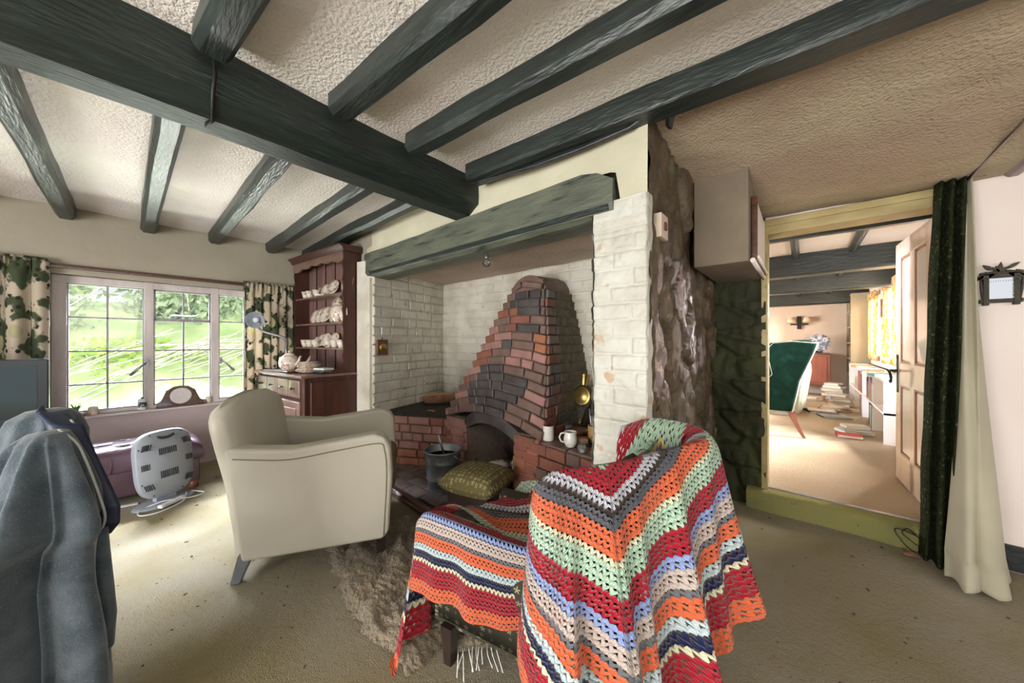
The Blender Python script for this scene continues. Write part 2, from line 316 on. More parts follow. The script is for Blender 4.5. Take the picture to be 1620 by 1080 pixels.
def crochet_mat():
    """granny-square crochet: uv = (stitch cluster along the row, row number from the centre)"""
    m, t, b = NT('crochet_wool'); N, L = t.nodes, t.links
    uv = N.new('ShaderNodeUVMap'); sp = N.new('ShaderNodeSeparateXYZ'); L.new(uv.outputs[0], sp.inputs[0]); T, R = sp.outputs[0], sp.outputs[1]
    def ma(op, a, b_=None, c=None):
        n = N.new('ShaderNodeMath'); n.operation = op
        for k, q in enumerate((a, b_, c)):
            if q is None: continue
            if isinstance(q, (int, float)): n.inputs[k].default_value = q
            else: L.new(q, n.inputs[k])
        return n.outputs[0]
    tri = ma('MULTIPLY', ma('PINGPONG', T, .5), 2.0)
    Rp = ma('ADD', R, ma('MULTIPLY', tri, .45))
    row = ma('FLOOR', Rp); fr = ma('FRACT', Rp)
    odd = ma('MODULO', row, 2.0)
    side = ma('ABSOLUTE', ma('SUBTRACT', tri, odd))      # even rows gap at tri~0, odd rows at tri~1
    edge = ma('MULTIPLY', ma('ABSOLUTE', ma('SUBTRACT', fr, .5)), 2.0)
    hole = ma('MULTIPLY', ma('GREATER_THAN', fr, ma('ADD', .50, ma('MULTIPLY', side, .9))), ma('LESS_THAN', side, .48))
    bands = [(7, 'c'), (12, 'mint'), (16, 'red'), (18, 'lil'), (19, 'brown'), (21, 'grey'), (25, 'org'), (26, 'cream'), (30, 'mint'), (34, 'red'), (36, 'blue'), (39, 'beige'), (40, 'grey2'), (43, 'org'), (45, 'pale'), (47, 'navy'), (48, 'cream'), (53, 'red'), (58, 'org')]
    C = dict(mint=(.42, .60, .44), red=(.36, .008, .022), lil=(.50, .50, .56), brown=(.035, .022, .018), grey=(.085, .09, .11), org=(.72, .13, .045), cream=(.70, .66, .45), blue=(.26, .34, .62), beige=(.55, .45, .40), grey2=(.14, .15, .17), pale=(.50, .60, .62), navy=(.01, .014, .06))
    rp = N.new('ShaderNodeValToRGB'); rp.color_ramp.interpolation = 'CONSTANT'; el = rp.color_ramp.elements
    L.new(ma('DIVIDE', row, 60.0), rp.inputs[0])
    stops = [(0, (.7, .7, .66)), (1, (.1, .3, .2)), (2, (.3, .2, .5)), (3, (.6, .65, .7)), (4, (.15, .3, .2)), (5, (.2, .15, .35)), (6, (.75, .62, .2))]
    prev = 7
    for hi, k in bands[1:]:
        stops.append((prev, C[k])); prev = hi
    while len(el) > 1: el.remove(el[-1])
    el[0].position = 0; el[0].color = (*stops[0][1], 1)
    for p, c in stops[1:]:
        e = el.new((p-.5)/60.0); e.color = (*c, 1)
    n = N.new('ShaderNodeTexNoise'); n.inputs['Scale'].default_value = 3.0; L.new(uv.outputs[0], n.inputs[0])
    hs = N.new('ShaderNodeHueSaturation'); L.new(rp.outputs[0], hs.inputs['Color']); L.new(ma('ADD', ma('MULTIPLY', n.outputs[0], .7), .62), hs.inputs['Value'])
    L.new(hs.outputs[0], b.inputs['Base Color']); b.inputs['Roughness'].default_value = .95; b.inputs['Sheen Weight'].default_value = .2; b.inputs['Specular IOR Level'].default_value = .1
    st = ma('MULTIPLY', ma('ABSOLUTE', ma('SINE', ma('MULTIPLY', T, 9.425))), .35)
    h = ma('ADD', ma('MULTIPLY', ma('SUBTRACT', 1.0, ma('MULTIPLY', edge, edge)), 1.0), st)
    bp = N.new('ShaderNodeBump'); bp.inputs['Strength'].default_value = .9; bp.inputs['Distance'].default_value = .006; L.new(h, bp.inputs['Height']); L.new(bp.outputs[0], b.inputs['Normal'])
    tr = N.new('ShaderNodeBsdfTransparent'); ms = N.new('ShaderNodeMixShader'); L.new(hole, ms.inputs[0]); L.new(b.outputs[0], ms.inputs[1]); L.new(tr.outputs[0], ms.inputs[2])
    L.new(ms.outputs[0], N['Material Output'].inputs[0]); return m
MT['crochet'] = crochet_mat()
def sprig_mat(name, base, sprig, scale, thr=.16):
    """small woven sprigs scattered on a plain ground"""
    m, t, b = NT(name); N, L = t.nodes, t.links
    tc = N.new('ShaderNodeTexCoord')
    v = N.new('ShaderNodeTexVoronoi'); v.inputs['Scale'].default_value = scale; v.inputs['Randomness'].default_value = .35; L.new(tc.outputs['UV'], v.inputs[0])
    sv = N.new('ShaderNodeVectorMath'); sv.operation = 'SUBTRACT'
    sc_ = N.new('ShaderNodeVectorMath'); sc_.operation = 'SCALE'; sc_.inputs[3].default_value = scale; L.new(tc.outputs['UV'], sc_.inputs[0])
    sp_ = N.new('ShaderNodeVectorMath'); sp_.operation = 'SCALE'; sp_.inputs[3].default_value = scale; L.new(v.outputs['Position'], sp_.inputs[0])
    L.new(tc.outputs['UV'], sv.inputs[0]); L.new(v.outputs['Position'], sv.inputs[1])
    s = N.new('ShaderNodeSeparateXYZ'); L.new(sv.outputs[0], s.inputs[0])
    at = N.new('ShaderNodeMath'); at.operation = 'ARCTAN2'; L.new(s.outputs[0], at.inputs[0]); L.new(s.outputs[1], at.inputs[1])
    mu = N.new('ShaderNodeMath'); mu.operation = 'MULTIPLY'; mu.inputs[1].default_value = 5; L.new(at.outputs[0], mu.inputs[0])
    co = N.new('ShaderNodeMath'); co.operation = 'COSINE'; L.new(mu.outputs[0], co.inputs[0])
    pr = N.new('ShaderNodeMath'); pr.operation = 'MULTIPLY_ADD'; pr.inputs[1].default_value = thr*.85; pr.inputs[2].default_value = thr*1.15; L.new(co.outputs[0], pr.inputs[0])
    lt = N.new('ShaderNodeMath'); lt.operation = 'LESS_THAN'; L.new(v.outputs['Distance'], lt.inputs[0]); L.new(pr.outputs[0], lt.inputs[1])
    x = N.new('ShaderNodeMix'); x.data_type = 'RGBA'; L.new(lt.outputs[0], x.inputs[0]); x.inputs[6].default_value = (*base, 1); x.inputs[7].default_value = (*sprig, 1)
    L.new(x.outputs[2], b.inputs['Base Color']); b.inputs['Roughness'].default_value = .95; b.inputs['Specular IOR Level'].default_value = .1
    return m
MT['sprig'] = sprig_mat('sprigged_moquette', (.045, .042, .03), (.34, .31, .17), 17, .16)
MT['stoolfab'] = sprig_mat('olive_stool_tapestry', (.13, .11, .045), (.36, .32, .18), 13, .22)
def leaf_mat(name, a, b_, tr_=.4):
    m = mat(name, a, b_, .6, 3, 3, .35, .65)
    t = m.node_tree; N, L = t.nodes, t.links; b = N['Principled BSDF']
    tr = N.new('ShaderNodeBsdfTranslucent'); src = b.inputs['Base Color'].links[0].from_socket; L.new(src, tr.inputs[0])
    ms = N.new('ShaderNodeMixShader'); ms.inputs[0].default_value = tr_; L.new(b.outputs[0], ms.inputs[1]); L.new(tr.outputs[0], ms.inputs[2]); L.new(ms.outputs[0], N['Material Output'].inputs[0]); return m
MT['leafA'] = leaf_mat('pale_leaf', (.42, .56, .26), (.30, .46, .15)); MT['leafB'] = leaf_mat('hedge_leaf', (.20, .29, .16), (.36, .42, .30)); MT['leafC'] = leaf_mat('bright_leaf', (.44, .60, .16), (.32, .48, .12))
MT['lawn'] = mat('garden_grass', (.14, .21, .08), (.25, .31, .16), .9, 2, 4, bump=.5, bs=40)
MT['twig'] = mat('grey_twig', (.42, .38, .34), None, .8)
random.seed(4)
# ================= ROOM SHELL =================
# floors
b = MB(); b.grid(lambda u, v: (-4.34+7.4*u, -3.2+6.1*v, .006*nz(u*9, v*8)), 90, 70)
struct(b.build('floor', MT['carpet']))
b = MB(); b.box(-4.6, 3.2, -3.3, 3.0, -.2, -.02); struct(b.build('floor_slab', MT['soot']))
b = MB()   # raised step and upper floor
prof = lambda x: 2.845+.018*nz(x*3)
b.grid(lambda u, v: (-.30+.90*u, (prof(-.30+.9*u)-.012*sin(v*pi) if v < .8 else prof(-.3+.9*u)+(v-.8)*5*.1), .002+.128*min(1, v/.8)-(.012 if v < .1 else 0)), 30, 12)
struct(b.build('trim_1', MT['carpetgreen']), 'moss green carpeted step up to the doorway')
b = MB(); b.box(-3.2, 1.3, 2.945, 9.1, .03, .13); struct(b.build('floor_upper', MT['carpet2']))
b = MB(); b.box(-.19, .60, 2.935, 2.955, .13, .136); struct(b.build('trim_2', MT['metal']), 'thin metal threshold strip')
# window wall
WX = -4.32
def wall_x(name, x0, x1, y0, y1, z0, z1, hole, m):
    b = MB(); hy0, hy1, hz0, hz1 = hole
    b.box(x0, x1, y0, hy0, z0, z1); b.box(x0, x1, hy1, y1, z0, z1); b.box(x0, x1, hy0, hy1, z0, hz0, 1); b.box(x0, x1, hy0, hy1, hz1, z1)
    return struct(b.build(name, m if isinstance(m, list) else [m, m]))
wall_x('wall_left', WX-.30, WX, -3.2, 1.62, -.05, 2.25, (-.385, 1.06, .545, 1.675), [MT['plaster'], MT['sillpink']])
b = MB(); b.box(WX-.10, WX+.02, -.385, 1.06, .535, .553); struct(b.build('trim_3', MT['winwood'], bevel=.006), 'painted window sill board')
# fireplace wall left of the inglenook
b = MB(); b.prism([(-4.34, 1.484), (-3.0, 1.484), (-3.10, 1.75), (-4.34, 1.75)], -.05, 2.25, 0, 'z'); b.box(-3.05, -2.995, 1.474, 1.49, 0, 1.74); struct(b.build('wall_fireplace', MT['plaster'], bevel=.01))
# plaster above the bressumer, ragged lower edge
def above(u, v):
    x = -3.1+2.59*u; z0 = 1.945+.012*nz(x*4)-(.30*sst(-.66, -.60, x)); return (x, 1.484+.006*nz(x*3, v*3), z0+(2.21-z0)*v)
b = MB(); b.grid(above, 90, 8); b.box(-3.1, -.57, 1.50, 1.80, 1.98, 2.2); struct(b.build('wall_chimney_breast', MT['cream'], fix=False))
# inglenook brick walls
def brick_face(b, o, u, n, W_, H_, rh=.072, bl=.225, depth=.016, jit=.010, m=0, seed=1, z_of=None):
    rnd = random.Random(seed); u = Vector(u).normalized(); n = Vector(n).normalized(); o = Vector(o); z = 0; r = 0
    while z < H_:
        h = rh*rnd.uniform(.9, 1.12); x = -(bl*.5 if r % 2 else 0)-rnd.uniform(0, .05)
        while x < W_:
            w = bl*rnd.choice([1, 1, 1, .5])*rnd.uniform(.93, 1.07); a = max(0, x); c = min(W_, x+w)
            if c-a > .02:
                dz = z_of(a) if z_of else 0
                b.brick(o+u*a+Vector((0, 0, z+dz)), u, (0, 0, 1), n, c-a-.008, min(h, H_-z)-.009, depth+rnd.uniform(-jit, jit)*.5, m if isinstance(m, int) else rnd.choice(m), c=.009)
            x += w
        z += h; r += 1
    return b
import numpy as _np
LW0, LW1 = Vector((-2.99, 1.484, 0)), Vector((-3.29, 2.51, 0)); lu = (LW1-LW0); ll = lu.length; lu.normalize(); ln = Vector((lu.y, -lu.x, 0))
b = MB(); b.add([LW0, LW1, LW1+Vector((0, 0, 1.9)), LW0+Vector((0, 0, 1.9)), LW0-ln*.2, LW1-ln*.2, LW1-ln*.2+Vector((0, 0, 1.9)), LW0-ln*.2+Vector((0, 0, 1.9))], [(0,1,2,3),(4,5,6,7),(0,4,7,3),(1,5,6,2),(3,2,6,7)])
brick_face(b, LW0, lu, ln, ll, 1.84, .092, .24, seed=3); struct(b.build('wall_inglenook_left', MT['whitebrick']))
b = MB(); b.box(-3.3, -.74, 2.51, 2.7, 0, 1.9); brick_face(b, (-3.29, 2.51, 0), (1, 0, 0), (0, -1, 0), 2.55, 1.84, .092, .26, seed=5, depth=.01); struct(b.build('wall_inglenook_back', MT['whitebrick']))
b = MB(); b.grid(lambda u, v: (-3.32+2.6*u, 1.55+1.0*v, 1.80+.03*v+.012*nz(u*6, v*3)), 30, 10); b.box(-3.3, -.74, 1.75, 2.6, 1.86, 1.95); struct(b.build('ceiling_inglenook', MT['ingceil'], fix=False))
# whitewashed brick pillar
def relief(x, z, bl=.20, rh=.078):
    r = math.floor(z/rh); fx = ((x+.03*nz(r*3.1, 2)+(bl/2 if r % 2 else 0))/bl) % 1; fz = (z/rh) % 1
    g = min(fx, 1-fx)*bl/.014; h = min(fz, 1-fz)*rh/.011; q = max(0, min(1, g, h)); k = math.floor((x+(bl/2 if r % 2 else 0))/bl)
    return q*.012*(.75+.5*nz(r*5.3, k*7.7))+.010*nz(x*9, z*9)+.006*nz(x*28, z*28)
b = MB(); b.box(-.755, -.535, 1.51, 2.6, 0, 1.78)
cap = lambda z: .012*sst(1.66, 1.685, z)
def pfront(u, v):
    x = .262*u; z = 1.80*v; e = .012*(sst(.03, 0, u)+sst(.97, 1, u)); return (-.770+x-.006*nz(0, z*7, 2)*(u < .1), 1.488-relief(x, z)*(1 if z < 1.66 else .3)-cap(z)+e, z)
b.grid(pfront, 60, 330)
b.grid(lambda u, v: (-.508+.010*nz(u*4, v*25, 4)+.012*(u if u < 1 else 1)*0, 1.478+.06*u, 1.80*v), 4, 200)
b.grid(lambda u, v: (-.770-relief(u*1.0, 1.8*v)*.8, 1.485+1.02*u, 1.80*v), 120, 200)
struct(b.build('wall_pillar', MT['pillar'], fix=False))
# rubble stone faces
def stone_face(name, org, U, N_, W_, H_, nx_, nz_, sx, sz, mats, seed, nu=90, nv=110, amp=.05, glossy=None, topf=None):
    rnd = random.Random(seed); S = []
    for i in range(nx_):
        for j in range(nz_):
            S.append(((i+.5+rnd.uniform(-.42, .42)+(.5 if j % 2 else 0))*W_/nx_, (j+.5+rnd.uniform(-.3, .3))*H_/nz_, rnd.uniform(.4, 1), rnd.random()))
    org = Vector(org); U = Vector(U); N_ = Vector(N_); b = MB(); cell = {}
    A = _np.array([(q[0], q[1]) for q in S])
    def f(u, v):
        x = u*W_; z = v*H_*(topf(u) if topf else 1); xx = x+.03*nz(x*9, z*9, seed); zz = z+.04*nz(x*8+5, z*8, seed)
        d = _np.hypot((A[:, 0]-xx)*sx, (A[:, 1]-zz)*sz); k = _np.argpartition(d, 1)[:2]; k = k[_np.argsort(d[k])]
        g = min(1, (d[k[1]]-d[k[0]])/.05); g = g*g*(3-2*g)
        cell[(round(u*nu), round(v*nv))] = (int(k[0]), g)
        return org+U*x+Vector((0, 0, z))+N_*(amp*g*S[int(k[0])][2]+.014*nz(x*22, z*12, 3)+.012*nz(x*6, z*5, 8))
    b.grid(f, nu, nv)
    if glossy:
        for q in range(len(b.f)):
            i, j = divmod(q, nv); c, g = cell[(i, j)]
            if g > .45 and glossy(i/nu, j/nv, S[c][3]): b.m[q] = 1
    o = b.build(name, mats, fix=False); return struct(o)
stone_face('wall_stone_side', (-.545, 1.50, 0), (0, 1, 0), (1, 0, 0), 1.47, 2.16, 8, 7, 1.5, .55, [MT['stone'], MT['stoneg']], 7, 110, 170, .055,
           lambda u, v, r: .08 < u < .75 and .38+.1*u < v < .72 and r < .62)
b = MB(); b.box(-.60, -.53, 1.50, 2.97, 0, 2.17); struct(b.build('wall_stone_core', MT['stone']))
stone_face('wall_stone_door', (-.53, 2.925, 0), (1, 0, 0), (0, -1, 0), .335, 1.68, 2, 8, .7, 1.3, [MT['stonegreen']], 17, 40, 120, .05)
b = MB(); b.box(-.54, -.20, 2.935, 3.06, 0, 2.1); struct(b.build('wall_door_left', MT['stone']))
# doorway wall (right of the opening and above it)
b = MB(); b.box(.60, 3.2, 2.93, 3.06, -.05, 2.15); b.box(-.25, .62, 2.95, 3.06, 1.95, 2.15); struct(b.build('wall_right', MT['pink']))
b = MB(); b.box(.60, 3.2, 2.912, 2.935, 0, .125); struct(b.build('baseboard_right', MT['black'], bevel=.004))
# ceilings
b = MB(); b.grid(lambda u, v: (-4.4+7.6*u, -3.2+4.78*v, 2.19+.010*nz(u*14, v*9)+.004*nz(u*40, v*30)), 150, 90); b.box(-4.5, 3.2, -3.2, 1.8, 2.215, 2.3)
struct(b.build('ceiling', MT['ceil'], fix=False))
def lowc(u, v):
    x = -.60+3.8*u; y0 = 1.40+.09*(x+.5); y = y0+(3.0-y0)*v; z = 2.155+(1.995+.03*sst(.5, -.4, x)-2.155)*sst(0, 1, v)-.03*sin(pi*v)*sst(-.2, 1, x)
    return (x, y, z+.010*nz(x*4, y*4)+.004*nz(x*12, y*12))
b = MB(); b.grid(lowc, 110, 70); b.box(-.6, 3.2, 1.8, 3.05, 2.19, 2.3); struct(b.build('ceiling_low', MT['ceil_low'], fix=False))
# boxed-in soffit beside the doorway
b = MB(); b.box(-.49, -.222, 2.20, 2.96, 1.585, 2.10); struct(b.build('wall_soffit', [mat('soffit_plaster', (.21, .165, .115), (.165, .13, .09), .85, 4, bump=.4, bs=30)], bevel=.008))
t = thing('meter_cupboard', 'small pink painted cupboard front on the side of the boxed soffit beside the door frame', 'cupboard', (-.22, 2.30, 1.60))
b = MB(); b.box(0, .02, .02, .60, .03, .36); b.build('door', MT['pink'], t, bevel=.004)
b = MB(); b.box(0, .028, -.01, .02, .0, .36); b.build('edge_strip', MT['darkwood'], t, bevel=.003)
b = MB(); b.tube([(.012, -.06, -.005), (.012, .64, -.005)], .013, 8); b.tube([(.03, .0, .02), (.03, .64, .02)], .009, 8); b.build('moulding', MT['pink'], t)
# door frame
t = struct(MB().box(-.222, -.185, 2.90, 3.06, .0, 1.93).build('trim_4', MT['framewood'], bevel=.005), 'yellowed left door jamb')
b = MB(); b.box(-.222, .64, 2.895, 3.06, 1.885, 1.945); b.box(-.222, .64, 2.885, 2.90, 1.94, 1.985, 0); struct(b.build('trim_5', MT['framewood'], bevel=.006), 'yellowed door head')
b = MB(); b.box(.575, .62, 2.90, 3.06, .0, 1.93); struct(b.build('trim_6', MT['framewood'], bevel=.005), 'yellowed right door jamb')
# ================= WINDOW =================
t = thing('casement_window', 'white three-light casement window with small panes in the left wall', 'window', (WX-.10, 0, 0)); t['kind'] = 'structure'; t.name = 'window_1'
Y0, Y1, Z0, Z1 = -.385, 1.06, .553, 1.675
b = MB()
b.box(-.04, .04, Y0, Y0+.075, Z0, Z1); b.box(-.04, .04, Y1-.05, Y1, Z0, Z1); b.box(-.042, .042, Y0+.002, Y1-.002, Z0+.001, Z0+.03); b.box(-.043, .043, Y0+.002, Y1-.002, Z1-.06, Z1-.002)
for y in (.13, .572): b.box(-.04, .045, y-.03, y+.03, Z0, Z1)
b.build('window_frame', MT['winwood'], t, bevel=.006)
lights = [(-.31, .10, False), (.16, .542, True), (.602, 1.01, False)]
for a, c, vent in lights:
    f = MB(); z0, z1 = Z0+.03, Z1-.06
    for y in (a, c): f.box(-.015, .018, y-.008, y+.008, z0, z1)
    for z in (z0, z1): f.box(-.015, .018, a, c, z-.008, z+.008)
    fo = f.build('casement', MT['lead'], t)
    g = MB(); m_ = (a+c)/2; g.box(-.008, .012, m_-.006, m_+.006, z0, z1)
    for z in (.80, 1.07, 1.345): g.box(-.008, .012, a, c, z-.006, z+.006)
    if vent:
        for z in (1.345, z1): g.box(-.006, .026, a, c, z-.012, z+.012)
        for y in (a, c): g.box(-.006, .026, y-.012, y+.012, 1.345, z1)
    g.build('glazing_bars', MT['lead'], t)
    p = MB(); p.box(.000, .002, a, c, z0, z1); p.build('pane', MT['glass'], t)
for y, r in ((.115, -1), (.615, 1)):
    h = MB(); h.box(.045, .055, y-.012, y+.012, .93, .99); h.tube([(.055, y, .965), (.085, y, .965), (.092, y+r*.03, .94), (.095, y+r*.095, .86)], [.008, .009, .008, .013], 8); h.build('handle', MT['metal'], t)
h = MB(); h.tube([(.03, .26, 1.37), (.06, .27, 1.385), (.06, .42, 1.385), (.065, .45, 1.40)], .006, 6); h.tube([(.03, .30, 1.35), (.06, .30, 1.385)], .006, 6); h.tube([(.03, .40, 1.35), (.06, .40, 1.385)], .006, 6); h.build('stay', MT['metal'], t)
b = MB(); b.box(WX, WX+.035, -.62, 1.26, 1.715, 1.745); tag(b.build('curtain_batten', MT['darkwood'], bevel=.004), 'narrow brown batten along the top of the window', 'curtain rail')
# ================= TIMBERS =================
def timber(p0, p1, w, h, ch=.02, n=16, wob=.008, seed=0, taper=1):
    """beam with chamfered lower arrises; p0,p1 = centre of the top face ends"""
    p0, p1 = Vector(p0), Vector(p1); d = (p1-p0).normalized(); s = Vector((-d.y, d.x, 0)).normalized(); rings = []
    for i in range(n+1):
        t = i/n; p = p0.lerp(p1, t); q = lambda k: wob*nz(t*(p1-p0).length*2.2+k*9.1, seed*3.7, k)
        W2 = w/2*(1+(taper-1)*t)
        rings.append([p+s*(W2+q(1)), p+s*(W2+q(2))+Vector((0, 0, -h+ch*1.2+q(3))), p+s*(W2-ch+q(2))+Vector((0, 0, -h+q(4))), p-s*(W2-ch+q(5))+Vector((0, 0, -h+q(4))), p-s*(W2+q(5))+Vector((0, 0, -h+ch*1.2+q(6))), p-s*(W2+q(7))])
    return MB().loft(rings, sm=False)
GJ = 'joists between the main beam and the window wall'
jl = [(-.74, 'dark joist over the television, outermost at the left edge'), (-.306, 'first whole blackened joist from the left, ending above the left curtain'), (.125, 'blackened joist ending above the middle of the window'),
      (.564, 'blackened joist ending above the right window mullion'), (1.0, 'blackened joist with knocked edge ending above the right curtain'), (1.36, 'blackened joist running just above the dresser')]
for i, (y, lb) in enumerate(jl):
    o = timber((-1.70, y-.02*(i % 2), 2.20), (-4.36, y+.02*(i == 4), 2.20), .098, .10, seed=i, wob=.010).build('ceiling_joist', MT['beam']); tag(o, lb, 'ceiling beam')
jr = [(-.30, 'stub of blackened joist at the upper left corner beyond the main beam'), (.19, 'short thick joist at top left of the main beam, bluish underside'), (.60, 'middle joist of the right bays, running to the top edge'), (.96, 'long joist of the right bays running past the chimney breast'), ]
for i, (y, lb) in enumerate(jr):
    o = timber((-1.50, y, 2.20), (2.2, y+.08*3.7, 2.20), .098, .10, seed=20+i, wob=.010, n=24).build('ceiling_joist', MT['beam']); tag(o, lb, 'ceiling beam')
o = timber((-1.50, 1.365, 2.20), (2.2, 1.365+.085*3.7, 2.20), .125, .105, ch=.012, seed=31, n=24).build('ceiling_joist', MT['beam']); tag(o, 'joist along the top of the cream chimney breast, bounding the stained low ceiling', 'ceiling beam')
o = timber((.80, 2.2, 2.06), (.80, 2.97, 2.06), .07, .08, seed=33).build('ceiling_joist', MT['darkwood'], bevel=.005); tag(o, 'small brown joist end at the right edge of the picture above the mirror', 'ceiling beam')
# main beam : side, chamfer, underside
rings = []
for i in range(41):
    y = -3.1+4.60*i/40; q = lambda k: .010*nz(y*2.0+k*7, k*2.2)
    rings.append([(-1.575+q(1), y, 2.2), (-1.575+q(2), y, 2.03+q(3)), (-1.665+q(4), y, 1.975+q(5)*.6), (-1.80+q(6), y, 1.98+q(5)*.6), (-1.87+q(7), y, 2.05), (-1.87, y, 2.2)])
rings.reverse()
t = MB().loft(rings, sm=False).build('main_ceiling_beam', MT['beamy']); tag(t, 'massive blackened chamfered main beam crossing the ceiling', 'ceiling beam')
b = MB(); b.tube([(-1.571, .20, 2.19), (-1.567, .205, 2.10), (-1.572, .20, 2.03), (-1.665, .21, 1.972), (-1.72, .20, 1.972)], .006, 6); b.build('scarf_strap', MT['iron'], t)
# bressumer over the fireplace
rings = []
for i in range(31):
    x = -3.10+2.44*i/30; q = lambda k: .006*nz(x*2.5+k*5, k*3.1); c = .05*sst(-.78, -.66, x)
    rings.append([(x, 1.462+q(1), 1.965+q(2)-c*1.3), (x, 1.458+q(3), 1.785+q(4)), (x, 1.468+q(5), 1.755+q(4)), (x, 1.50, 1.735+q(4)+.02*sst(-.9, -.66, x)), (x, 1.66, 1.74), (x, 1.66, 1.965)])
t = MB().loft(rings, sm=False).build('bressumer', MT['bress']); tag(t, 'heavy grey-green painted fireplace lintel beam', 'fireplace beam')
b = MB(); b.bar((-3.0, 1.458, 1.775), (-.68, 1.456, 1.772), .006, .028); b.build('lower_edge', MT['beam'], t, bevel=.002)
# bundle of cables swagged along the joist over the chimney breast
b = MB()
for k in range(4):
    pts = [(-1.5+u*1.06, 1.415-.02*k+.10*u+.006*nz(u*5, k), 2.15-.018*k-.03*sin(pi*u)+(.02 if u > .9 else 0)) for u in [i/16 for i in range(17)]]
    pts += [(-.42, 1.53-.018*k, 2.12), (-.44, 1.56-.01*k, 2.08)]
    b.tube(pts, .010, 6)
tag(b.build('cable_bundle', MT['black']), 'black bundle of old cables swagged along the joist above the chimney breast', 'cables')
b = MB(); b.tube([(.655, 1.7, 2.06), (.66, 2.3, 2.025), (.64, 2.86, 1.985)], .007, 6); tag(b.build('ceiling_pipe', MT['darkwood']), 'thin brown pipe running over the ceiling to the top of the door curtain', 'pipe')
# ================= FAR ROOM SHELL =================
b = MB(); b.box(-3.2, 1.3, 8.95, 9.1, .1, 2.2); struct(b.build('wall_far', mat('far_wall_paint', (.74, .62, .52), (.70, .57, .46), .85, 2, bump=.1, bs=40)))
MT['farpaint'] = mat('far_window_wall_paint', (.78, .70, .64), None, .8)
def wallholes(name, x0, x1, segs, z0, z1, holes, m):
    b = MB(); y = segs[0]
    for h in holes:
        b.box(x0, x1, y, h[0], z0, z1); b.box(x0, x1, h[0], h[1], z0, h[2]); b.box(x0, x1, h[0], h[1], h[3], z1); y = h[1]
    b.box(x0, x1, y, segs[1], z0, z1); return struct(b.build(name, m))
wallholes('wall_far_right', .86, 1.05, (3.06, 8.97), .1, 2.2, [(4.5, 5.2, .95, 1.85), (5.55, 6.75, .95, 1.85), (7.3, 8.1, .95, 1.85)], MT['farpaint'])
b = MB(); b.box(-3.3, -3.15, 3.0, 9.0, .1, 2.2); struct(b.build('wall_far_left', MT['farpaint']))
b = MB(); b.box(-3.2, 1.1, 3.05, 9.0, 2.06, 2.2); struct(b.build('ceiling_far', mat('far_ceiling', (.72, .66, .60), (.66, .58, .5), .9, 3, bump=.4, bs=60)))
for i, (h0, h1) in enumerate([(5.55, 6.75), (7.3, 8.1)]):
    t = thing('far_window', '', 'window', (.95, 0, 0)); t.name = 'window_%d' % (i+2); t['kind'] = 'structure'; t['label'] = ['nearer', 'farther'][i]+' white window behind yellow curtains in the far room'
    b = MB()
    for y in (h0+.02, (h0+h1)/2, h1-.02): b.box(-.02, .02, y-.02, y+.02, .95, 1.85)
    for z in (.97, 1.4, 1.83): b.box(-.02, .02, h0, h1, z-.015, z+.015)
    b.build('window_frame', MT['white'], t); b = MB(); b.box(.0, .003, h0, h1, .95, 1.85); b.build('pane', MT['glass'], t)
for i, (y, zb, lb) in enumerate([(3.45, 1.95, 'thin dark beam just beyond the doorway head'), (4.68, 1.84, 'nearest heavy cobwebbed cross beam in the far room'), (6.30, 1.84, 'second grey cross beam in the far room'), (8.50, 1.84, 'farthest cross beam in the far room, against the far wall')]):
    o = timber((-3.2, y, 2.08), (.86, y, 2.08), .10 if i == 0 else .20, 2.08-zb, seed=40+i).build('cross_beam', MT['beam'], bevel=.006); tag(o, lb, 'ceiling beam')
k = 0
for x in (-.06, .36):
    for a, c in ((3.5, 4.6), (4.78, 6.2), (6.4, 8.4)):
        o = timber((x, a, 2.075), (x, c, 2.075), .06, .07, seed=50+k).build('far_joist', MT['beam'], bevel=.004); k += 1
        tag(o, ('left' if x < 0 else 'right')+' thin joist in the far room, '+{3.5: 'in front of the nearest cross beam', 4.78: 'between the first and second cross beams', 6.4: 'behind the second cross beam'}[a], 'ceiling beam')
# ================= FIREPLACE =================
random.seed(11)
BR = [MT['redbrick'], MT['orangebrick'], MT['pinkbrick'], MT['sootbrick'], MT['brownbrick'], MT['mortar'], MT['mortarred'], MT['soot']]
def course(b, A, B, z0, z1, depth_dir, pick, rnd, bl=.215, arch=0., gap=.009, bow=0.):
    """a course of bricks from A to B (xy), bottom z0, top z1, following an arch rise and bowing outward"""
    A = Vector((*A, 0)); B = Vector((*B, 0)); L_ = (B-A).length; u = (B-A).normalized(); n = Vector((u.y, -u.x, 0)); x = -rnd.uniform(0, .12)
    ris = lambda t: arch*(1-(2*t-1)**2)
    while x < L_-.01:
        w = bl*rnd.choice([1, 1, .5, .75])*rnd.uniform(.95, 1.05); a = max(0, x); c = min(L_, x+w)
        if c-a > .03:
            ta, tc = a/L_, c/L_; pa = A+u*a+Vector((0, 0, z0+ris(ta)))+n*bow*4*ta*(1-ta); pc = A+u*c+Vector((0, 0, z0+ris(tc)))+n*bow*4*tc*(1-tc)
            uu = (pc-pa).normalized(); vv = Vector((-uu.x*uu.z, -uu.y*uu.z, 1-uu.z*uu.z)).normalized(); nn = uu.cross(vv)
            b.brick(pa+uu*gap/2+vv*gap/2, uu, vv, nn, (pc-pa).length-gap, z1-z0-gap, .018+rnd.uniform(-.004, .006), pick(rnd, (ta+tc)/2, z0), c=.006)
        x += w
